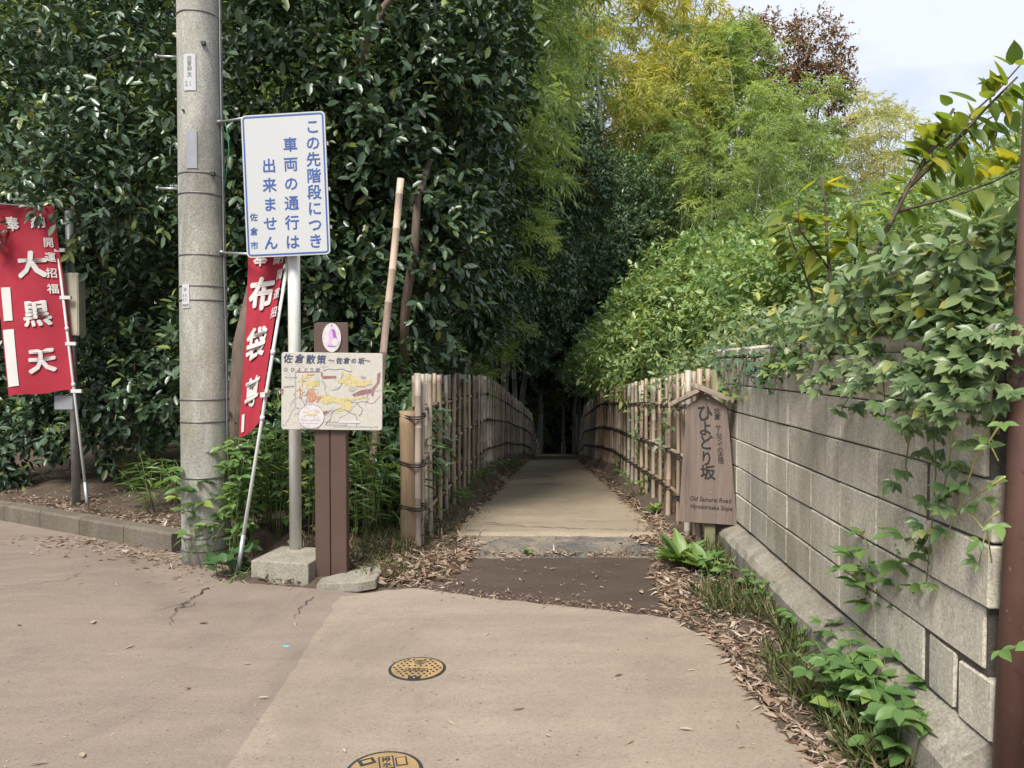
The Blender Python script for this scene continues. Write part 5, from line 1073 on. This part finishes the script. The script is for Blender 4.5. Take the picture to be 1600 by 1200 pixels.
# broad-leaved shrubs with long bare stems
def stem_shrub(label, stems, L, n, parts, group, color=None):
    t = thing('broadleaf_shrub', label, 'shrub', tuple(stems[0][0][0]), group); lv = Leaves()
    for line, r, leafy in stems:
        MB().tube(line, [r * (1 - .7 * i / len(line)) for i in range(len(line))], 8).build('stem', M_STEMB, t, True)
        if not leafy: continue
        seg = [(a, b) for a, b in zip(line[:-1], line[1:])]; seg = seg[-int(leafy):]
        for j in range(n):
            a, b = seg[int(j / n * len(seg))]; q = a.lerp(b, random.random()); s = random.choice((-1, 1)); ax = (b - a).normalized(); sd = ax.cross(Vector((0, 1, 0))).normalized() * s
            d = (sd * random.uniform(.5, 1.1) + Vector((random.gauss(0, .3), random.uniform(-.7, .35), random.uniform(-.42, .12)))).normalized(); pet = q + d * .05; l_ = L * random.uniform(.55, 1.12)
            nn_ = Vector((random.gauss(0, .3), random.gauss(-.25, .3), 1)); lv.add([tuple(pet)], [tuple(d)], [tuple(nn_)], l_, l_ * .62, min(1, max(0, random.gauss(.52, .24))))
    foliage(lv, t, T_HEART, M_BIGL, parts, 10, 'foliage', color=color); return t
D = 5.6
stem_shrub('yellowing shrub with large leaves on thin dark upright stems', [(wline((1268, 510, D), (1272, 470, D), (1255, 420, D), (1235, 370, D), (1225, 330, D)), .012, 2), (wline((1285, 505, D), (1300, 460, D), (1292, 380, D), (1290, 320, D), (1282, 275, D)), .016, 3), (wline((1300, 460, D), (1335, 420, D + .1), (1340, 370, D + .1), (1335, 320, D)), .010, 2), (wline((1295, 420, D), (1250, 360, D - .2), (1245, 310, D - .2)), .008, 2), (wline((1305, 450, D), (1370, 430, D - .3), (1400, 440, D - .4)), .008, 2)], .175, 24, 120, 'broad-leaved shrubs on the bank', (1.05, 1.0, .8))
D = 5.0
stem_shrub('broad-leaved shrub spreading long diagonal branches toward the steel post', [(wline((1330, 520, D + .2), (1365, 400, D), (1418, 295, D), (1450, 240, D), (1490, 170, D)), .022, 3), (wline((1418, 295, D), (1480, 235, D), (1540, 170, D - .1), (1590, 120, D - .2)), .014, 3), (wline((1405, 330, D), (1480, 310, D - .1), (1550, 285, D - .2), (1610, 255, D - .3)), .010, 2), (wline((1450, 240, D), (1500, 195, D), (1560, 140, D), (1600, 95, D)), .010, 3), (wline((1440, 260, D), (1520, 200, D + .2), (1590, 160, D + .2)), .009, 2)], .165, 27, 140, 'broad-leaved shrubs on the bank')
t0 = [(wline((1415, 470, 7), (1440, 420, 7), (1480, 400, 7), (1540, 380, 7)), .01, 2), (wline((1500, 470, 7), (1530, 420, 7), (1590, 400, 7)), .01, 2)]
stem_shrub('small broad-leaved shrub low among the vines', t0, .14, 22, 50, 'broad-leaved shrubs on the bank', (.85, 1.05, .9))

# ------------------------------------------------------------------ small plants
def leafy_stems(name, label, cat, at, n, h, sp, L, W, tmpl, mat, per, parts, group=None, color=None, fan=1, lean=(0, 0), tint=.5, droop=.35):
    t = thing(name, label, cat, at, group); lv = Leaves(); base = Vector(at)
    for i in range(n):
        a = random.uniform(0, 6.28); hh = h * random.uniform(.55, 1.1); tip = base + Vector((math.cos(a) * sp * random.random() + lean[0], math.sin(a) * sp * random.random() + lean[1], hh)); b0 = base + Vector((math.cos(a) * sp * .3, math.sin(a) * sp * .3, -.02))
        mid = b0.lerp(tip, .55) + Vector((0, 0, hh * .14)); line = [b0, b0.lerp(mid, .5) + Vector((0, 0, hh * .04)), mid, mid.lerp(tip, .5) + Vector((0, 0, hh * .03)), tip]
        MB().tube(line, [.0035, .003, .0025, .002, .001], 5).build('stem', M_STEMG, t, True)
        for j in range(per):
            f = .18 + .82 * (j + random.random() * .6) / per; f = min(f, 1); k_ = min(3, int(f * 4)); q = line[k_].lerp(line[k_ + 1], f * 4 - k_); w = 2.4 * j + a; rad = Vector((math.cos(w), math.sin(w), 0))
            for m_ in range(fan):
                v_ = 0 if fan == 1 else (m_ / (fan - 1) - .5) * 1.9; c_, s_ = math.cos(v_), math.sin(v_); r2 = Vector((rad.x * c_ - rad.y * s_, rad.x * s_ + rad.y * c_, 0))
                d = (r2 + Vector((0, 0, random.uniform(-droop, droop * .8)))).normalized(); l_ = L * random.uniform(.65, 1.15) * (1 if m_ == fan // 2 else .85)
                lv.add([tuple(q + rad * (.03 if fan > 1 else .008))], [tuple(d)], [(random.gauss(0, .3), random.gauss(-.2, .3), 1)], l_, l_ * W, min(1, max(0, random.gauss(tint, .2))))
    foliage(lv, t, tmpl, mat, parts, 8, 'foliage', color=color); return t
def gpos(px, py, z=0.0): v = G(px, py, z); return (v.x, v.y, gz1(v.x, v.y) if gz1(v.x, v.y) > -.02 else 0)
random.seed(31)
leafy_stems('compound_leaf_plant', 'fresh green plant with pointed leaflets around the foot of the utility pole', 'plant', (P(345, 880, 5.28).x, 5.32, 0), 14, .92, .46, .125, .42, T_LONG, M_HERB, 8, 280, fan=3, lean=(-.02, 0))
leafy_stems('compound_leaf_plant', 'fresh green plant with pointed leaflets between banner pole and white post', 'plant', (P(400, 880, 5.5).x, 5.62, .02), 13, .92, .40, .12, .42, T_LONG, M_HERB, 8, 240, fan=3)
leafy_stems('compound_leaf_plant', 'yellowish leafed plant leaning on the white post above its block', 'plant', (P(478, 860, 5.6).x, 5.6, .05), 4, .95, .2, .09, .45, T_LONG, M_HERB, 7, 90, fan=3, tint=.9)
leafy_stems('round_leaf_vine', 'low plant with round dull green leaves at the foot of the leaning banner pole', 'plant', (P(352, 885, 5.1).x, 5.12, 0), 8, .24, .2, .095, .95, T_HEART, M_HERB, 4, 40, color=(.75, .8, .9), tint=.2, droop=.6)
leafy_stems('bamboo_grass', 'small tuft of narrow leaves at the very foot of the utility pole', 'grass tuft', gpos(312, 884), 7, .3, .2, .13, .14, T_BLADE, M_HERB, 5, 40)
leafy_stems('bamboo_grass', 'tiny narrow-leaved tuft on the road beside the concrete base block', 'grass tuft', gpos(372, 905), 4, .08, .1, .10, .13, T_BLADE, M_HERB, 4, 20)
for i, (lab, px, py, h) in enumerate((('bamboo grass tuft behind the white post and its block', 440, 842, .75), ('bamboo grass tuft behind the leaning banner pole', 395, 836, .7), ('bamboo grass tuft right behind the brown map post', 560, 840, .75), ('bamboo grass tuft against the log end post', 612, 828, .8), ('bamboo grass tuft left of the utility pole on the bank', 255, 800, .5), ('bamboo grass tuft behind the kerb under the low camellia', 232, 770, .5), ('bamboo grass tuft under the map panel', 480, 832, .85), ('bamboo grass tuft behind the first fence poles', 655, 800, .7), ('yellowish bamboo grass between map post and fence', 590, 822, .9))):
    v = G(px, py, .08); leafy_stems('bamboo_grass', lab, 'grass tuft', (v.x, v.y, gz1(v.x, v.y)), 16, h, .42, .19, .13, T_BLADE, M_HERB, 8, 100, 'bamboo grass under the camellia', (.85, .85, .8) if i < 8 else (1.3, 1.05, .7), tint=.42)
for i, (lab, px, py, d, r) in enumerate((('low dark shrub behind the map board', 560, 690, 6.8, (.5, .4, .55)), ('low dark shrub behind the log end post', 590, 650, 7.0, (.34, .4, .55)), ('low dark shrub behind the notice post', 430, 700, 6.9, (.5, .4, .5)), ('low dark shrub behind the nearest fence poles', 618, 640, 8.2, (.34, .5, .5)), ('low dark shrub along the fence past the camellia', 655, 640, 10, (.36, .7, .5)), ('low dark shrub by the fence bend', 705, 620, 13, (.45, .9, .6)))):
    c = P(px, py, d); crown_tree('low_shrub', lab, 'shrub', (c.x, d, gz1(c.x, d) - .03), [(tuple(c), r), ((c.x, c.y, c.z - .35), r)], 420, T_LONG, M_CAM, .12, .36, .02, M_BARK, 90 if d < 9 else 0, seed=140 + i, color=(1.5, 1.6, 1.3), tl=.25, droop=.4)
for i, (lab, px, py, d, h) in enumerate((('tall leafy shoot standing out of the mound behind the fence', 1075, 470, 11.5, 1.0), ('leafy shoot above the mound behind the name board', 1150, 460, 10.2, .9), ('leafy shoot beside the yellowing shrub', 1215, 450, 8.6, .8), ('leafy shoot arching between the two broad-leaved shrubs', 1350, 440, 7.8, .8), ('leafy shoot over the vine mound at the fence bend', 985, 500, 13, .9), ('tall leafy shoot close behind the steel post', 1530, 400, 7.6, .7), ('slim leafy shoot over the wall middle', 1300, 500, 5.0, .45), ('slim leafy shoot over the near wall', 1430, 490, 4.0, .4))):
    c = P(px, py, d); leafy_stems('vine_shoot', lab, 'plant', (c.x, c.y, c.z - .25), 8, h, .7, .11 if d > 6 else .08, .45, T_LONG, M_VINE, 9, 60 if d < 9 else 0, 'shoots on the vine bank', (1.25, 1.3, 1.1), fan=3, tint=.6)
# dock rosette and herbs on the right verge
def rosette(label, at, n, L, W, group=None):
    t = thing('dock_plant', label, 'plant', at, group); lv = Leaves(); b = np.array(at) + np.array((0, 0, .01))
    for i in range(n):
        a = 2.4 * i; el = random.uniform(.25, 1.1); d = np.array((math.cos(a) * math.cos(el), math.sin(a) * math.cos(el), math.sin(el))); l_ = L * random.uniform(.6, 1.1); lv.add([b], [d], [(-d[0] * .8, -d[1] * .8, 1)], l_, l_ * W, min(1, max(0, random.gauss(.6, .2))))
    foliage(lv, t, T_LONG, M_HERB, n, 1, 'foliage'); return t
rosette('broad dock rosette at the foot of the wooden name board', gpos(1065, 890), 34, .27, .34); rosette('smaller dock rosette beside the big one under the name board', gpos(1098, 905), 18, .22, .45)
rosette('small weed rosette growing on the seam of the asphalt strip', gpos(823, 868), 9, .07, .4); rosette('small weed at the base of the right fence', (1.42, 7.35, gz1(1.42, 7.35)), 14, .14, .5)
random.seed(33)
for i, (lab, px, py, n, h, sp, L) in enumerate((('leafy green herb nearest the steel post on the verge', 1490, 1175, 14, .36, .28, .105), ('leafy green herb with trifoliate leaves by the footing', 1420, 1115, 15, .36, .28, .10), ('leafy green herb at the edge of the road', 1345, 1140, 13, .27, .24, .095), ('leafy green herb next to dry grass on the verge', 1330, 1060, 10, .25, .2, .08), ('single broad-leaved seedling in the dry grass', 1250, 1010, 3, .15, .06, .075), ('leafy herb at the bottom end of the verge', 1410, 1195, 12, .28, .26, .10))):
    leafy_stems('green_herb', lab, 'plant', gpos(px, py), n, h, sp, L, .52, T_LONG, M_HERB, 6, 160, 'herbs on the right verge', fan=3)
for i, (lab, px, py) in enumerate((('low weed in the dry grass beside the dock rosettes', 1120, 915), ('low weed halfway along the wall footing', 1165, 938), ('low weed with upright leaves in the verge grass', 1205, 965), ('low weed just past the single seedling', 1285, 1030))):
    leafy_stems('weed_clump', lab, 'plant', gpos(px, py), 9, .16, .16, .06, .5, T_LONG, M_HERB, 5, 60, 'weeds on the right verge')
v = wline((1600, 560, 2.0), (1570, 590, 2.05), (1545, 600, 2.1)); vine('single bramble shoot with toothed leaves crossing the steel post', [[P(1605, 1000, 1.9), P(1580, 1015, 1.95), P(1545, 1020, 2.0)]], .05, .07, 3, T_LONG, M_HERB, None, 20, .03, name='bramble_shoot')
for i, (lab, x, y) in enumerate((('weed clump on the bank at the fence bend', -.42, 10.2), ('weed clump by the middle poles of the left fence', -.52, 9.0), ('weed clump among the dry leaves by the left fence', -.60, 7.9), ('far weed clump along the left edge of the path', -.2, 12.6), ('weed clump where the left bank drops', .0, 15), ('weed clump at the right edge of the path', 1.55, 8.8), ('far weed clump along the right fence', 1.75, 11.5))):
    leafy_stems('weed_clump', lab, 'plant', (x, y, gz1(x, y)), 12, .26, .34, .07, .5, T_LONG, M_HERB, 6, 50 if y < 10 else 0, 'weeds along the path edges', (.9, .9, .8))

# ------------------------------------------------------------------ grass, dry litter, single fallen leaves
def scatter_strip(k, fn): a = fn(k); return a
def grass(name, label, xy, hmin, hmax):
    k = len(xy); z = gz(xy[:, 0], xy[:, 1]); lv = Leaves(); d = nz(rng.normal(size=(k, 3)) * .85 + UP); L = rng.uniform(hmin, hmax, k)
    lv.add(np.column_stack([xy, z]), d, rnd(k), L, .003 + .003 * rng.random(k), np.clip(rng.normal(.50, .28, k), 0, 1)); o = link(name, lv.mesh(name, T_BLADE), None, M_GRASS); tag(o, label, 'grass', kind='stuff'); return o
k = 5200; y = rng.uniform(2.4, 5.9, k); edge = np.interp(y, [2.3, 2.81, 3.31, 3.84, 4.25, 5.0, 5.9], [1.12, 1.11, 1.06, 1.10, .93, .98, 1.2]); wx = wall_x(y) - .1; x = edge + (wx - edge) * (.30 + .7 * rng.random(k) ** .8)
cl = np.sin(x * 9 + y * 5) + np.sin(y * 7.3 - x * 4); xy = np.column_stack([x, y])[cl > -.1]; grass('verge_grass', 'thin half-dry grass on the verge under the block wall', xy, .05, .17)
k = 3600; y = rng.uniform(4.95, 7.6, k); x = np.interp(y, [4.95, 5.4, 5.9, 7.6], [-.9, -1.0, -.75, -.6]) + rng.normal(-.12, .28, k); sel = (x < -.45) & ~((x > -1.40) & (x < -1.05) & (y < 5.25)); grass('bank_grass', 'short half-dry grass on the bank around the fence post', np.column_stack([x, y])[sel], .04, .15)
def litter(xy, L0, L1, lift=.012):
    k = len(xy); z = gz(xy[:, 0], xy[:, 1]) ; z = np.maximum(z, np.where(xy[:, 1] < 6.2, .006, z)) + rng.random(k) * lift + .004; L = rng.uniform(L0, L1, k); broad = rng.random(k) < .18
    d = rng.normal(size=(k, 3)) * np.array((1, 1, .22)); n = nz(UP + rng.normal(size=(k, 3)) * .38); return np.column_stack([xy, z]), d, n, L, L * np.where(broad, .42, .17), np.clip(rng.normal(.5, .25, k), 0, 1)
lv = Leaves()
k = 3300; y = rng.uniform(2.35, 6.2, k); edge = np.interp(y, [2.3, 2.81, 3.31, 3.84, 4.25, 5.0, 5.9, 6.2], [1.12, 1.11, 1.06, 1.10, .93, .98, 1.2, 1.3]); wx = wall_x(y) - .12; x = edge - .03 + np.abs(rng.normal(0, .16, k)) + (rng.random(k) < .3) * rng.random(k) * .35; s = x < wx; lv.add(*litter(np.column_stack([x, y])[s], .03, .09))
k = 6200; y = rng.uniform(4.9, 7.4, k); x = np.interp(y, [4.9, 5.3, 5.7, 6.2, 7.4], [-.80, -.75, -.56, -.52, -.55]) + rng.normal(-.02, .20, k) - (rng.random(k) < .35) * rng.random(k) * .8; s = (x > -2.0) & (x < -.28) & ~((x > -1.40) & (x < -1.05) & (y < 5.2)); lv.add(*litter(np.column_stack([x, y])[s], .035, .10))
k = 4500; y = rng.uniform(7, 20, k); x = lerp(LF, y) + .18 + np.abs(rng.normal(0, .12, k)); lv.add(*litter(np.column_stack([x, y]), .04, .10, .02)); x = lerp(RF, y) - .15 - np.abs(rng.normal(0, .12, k)); lv.add(*litter(np.column_stack([x, y]), .04, .10, .02))
k = 2600; y = rng.uniform(5.9, 7.2, k); x = lerp(RF, y) - .12 - np.abs(rng.normal(0, .16, k)); lv.add(*litter(np.column_stack([x, y]), .04, .10, .02))
k = 3000; u = rng.uniform(-6, -2.3, k); t_ = np.abs(rng.normal(.35, .5, k)) + .16; x = u; y = KA.y + (u - KA.x) * (kd.y / kd.x) + t_; lv.add(*litter(np.column_stack([x, y]), .03, .08))
k = 900; u = rng.uniform(-5.5, -1.9, k); y = KA.y + (u - KA.x) * (kd.y / kd.x) - np.abs(rng.normal(0, .22, k)) - .01; lv.add(*litter(np.column_stack([u, y]), .03, .08, .004))
k = 380; y = rng.uniform(5.55, 6.5, k) ; x = rng.uniform(-.45, 1.2, k); yy_ = 5.6 + np.abs(rng.normal(0, .07, k)); lv.add(*litter(np.column_stack([x, yy_]), .03, .08, .004))
k = 420; x = rng.uniform(-.75, .98, k); y = np.interp(x, [-.75, -.6, -.12, .9, .98], [4.86, 4.83, 4.60, 4.27, 4.22]) + rng.normal(.03, .05, k); lv.add(*litter(np.column_stack([x, y]), .012, .05, .003))
k = 160; x = rng.uniform(-.5, .9, k); y = rng.uniform(4.5, 5.6, k); s = (x < .9 - (5.0 - y) * .2); lv.add(*litter(np.column_stack([x, y])[s], .015, .04, .003))
o = link('leaf_litter', lv.mesh('leaf_litter', T_BLADE), None, M_LITT); tag(o, 'dry tan bamboo leaves heaped along kerb, path edges and verge', 'leaf litter', kind='stuff')
# grit on the road: pale specks too small to count
k = 2200; lv = Leaves(); x = rng.uniform(-5, 1.0, k); y = rng.uniform(2.5, 6.2, k); s = (behind_kerb(x, y) < -.05) & (y < 5.2 - .0 * x); x, y = x[s], y[s]; k = len(x)
lv.add(np.column_stack([x, y, np.full(k, .009)]), rng.normal(size=(k, 3)) * np.array((1, 1, .1)), np.tile(UP, (k, 1)), rng.uniform(.005, .016, k), rng.uniform(.003, .007, k), rng.uniform(.0, 1, k)); o = link('road_grit', lv.mesh('road_grit', T_BLADE), None, M_LITT); tag(o, 'pale grit and leaf crumbs strewn over the road', 'grit', kind='stuff')
random.seed(41)
FLM = [leaf_mesh(T_LONG, M_LITT, q) for q in (1, 2, 3, 4, 5)]
spots = [(145, 977), (195, 840), (100, 915), (130, 912), (180, 914), (225, 911), (250, 913), (60, 870), (330, 917), (52, 868), (225, 870), (310, 975), (420, 1093), (130, 1187), (75, 1195), (460, 975), (520, 905), (433, 910), (455, 920), (714, 912), (745, 935), (800, 928), (895, 932), (765, 992), (720, 1056), (1010, 1000), (1060, 1142), (1100, 1010), (1165, 1170), (860, 1155), (990, 1160), (540, 1180), (290, 1080), (380, 1040), (210, 1010), (30, 980), (640, 985), (930, 905), (870, 890), (1000, 925), (1085, 1050), (1150, 1135), (265, 880), (160, 860), (20, 850), (90, 850), (345, 905), (700, 1130), (820, 1110), (960, 1060)]
for px, py in spots:
    v = G(px, py); o = bpy.data.objects.new('fallen_leaf', random.choice(FLM)); COL.objects.link(o); a = random.uniform(0, 6.28); L = random.uniform(.025, .065); W = L * random.choice((.2, .22, .28, .45)); n = Vector((random.gauss(0, .12), random.gauss(0, .12), 1)).normalized(); d = Vector((math.cos(a), math.sin(a), 0)); d = (d - n * d.dot(n)).normalized()
    o.matrix_basis = frame_matrix((v.x, v.y, .011), d * L, n.cross(d) * W, n * L * .45); tag(o, 'single dry leaf lying loose on the open road surface', 'leaf', 'loose dry leaves on the road')

bpy.data.objects.remove(_to)
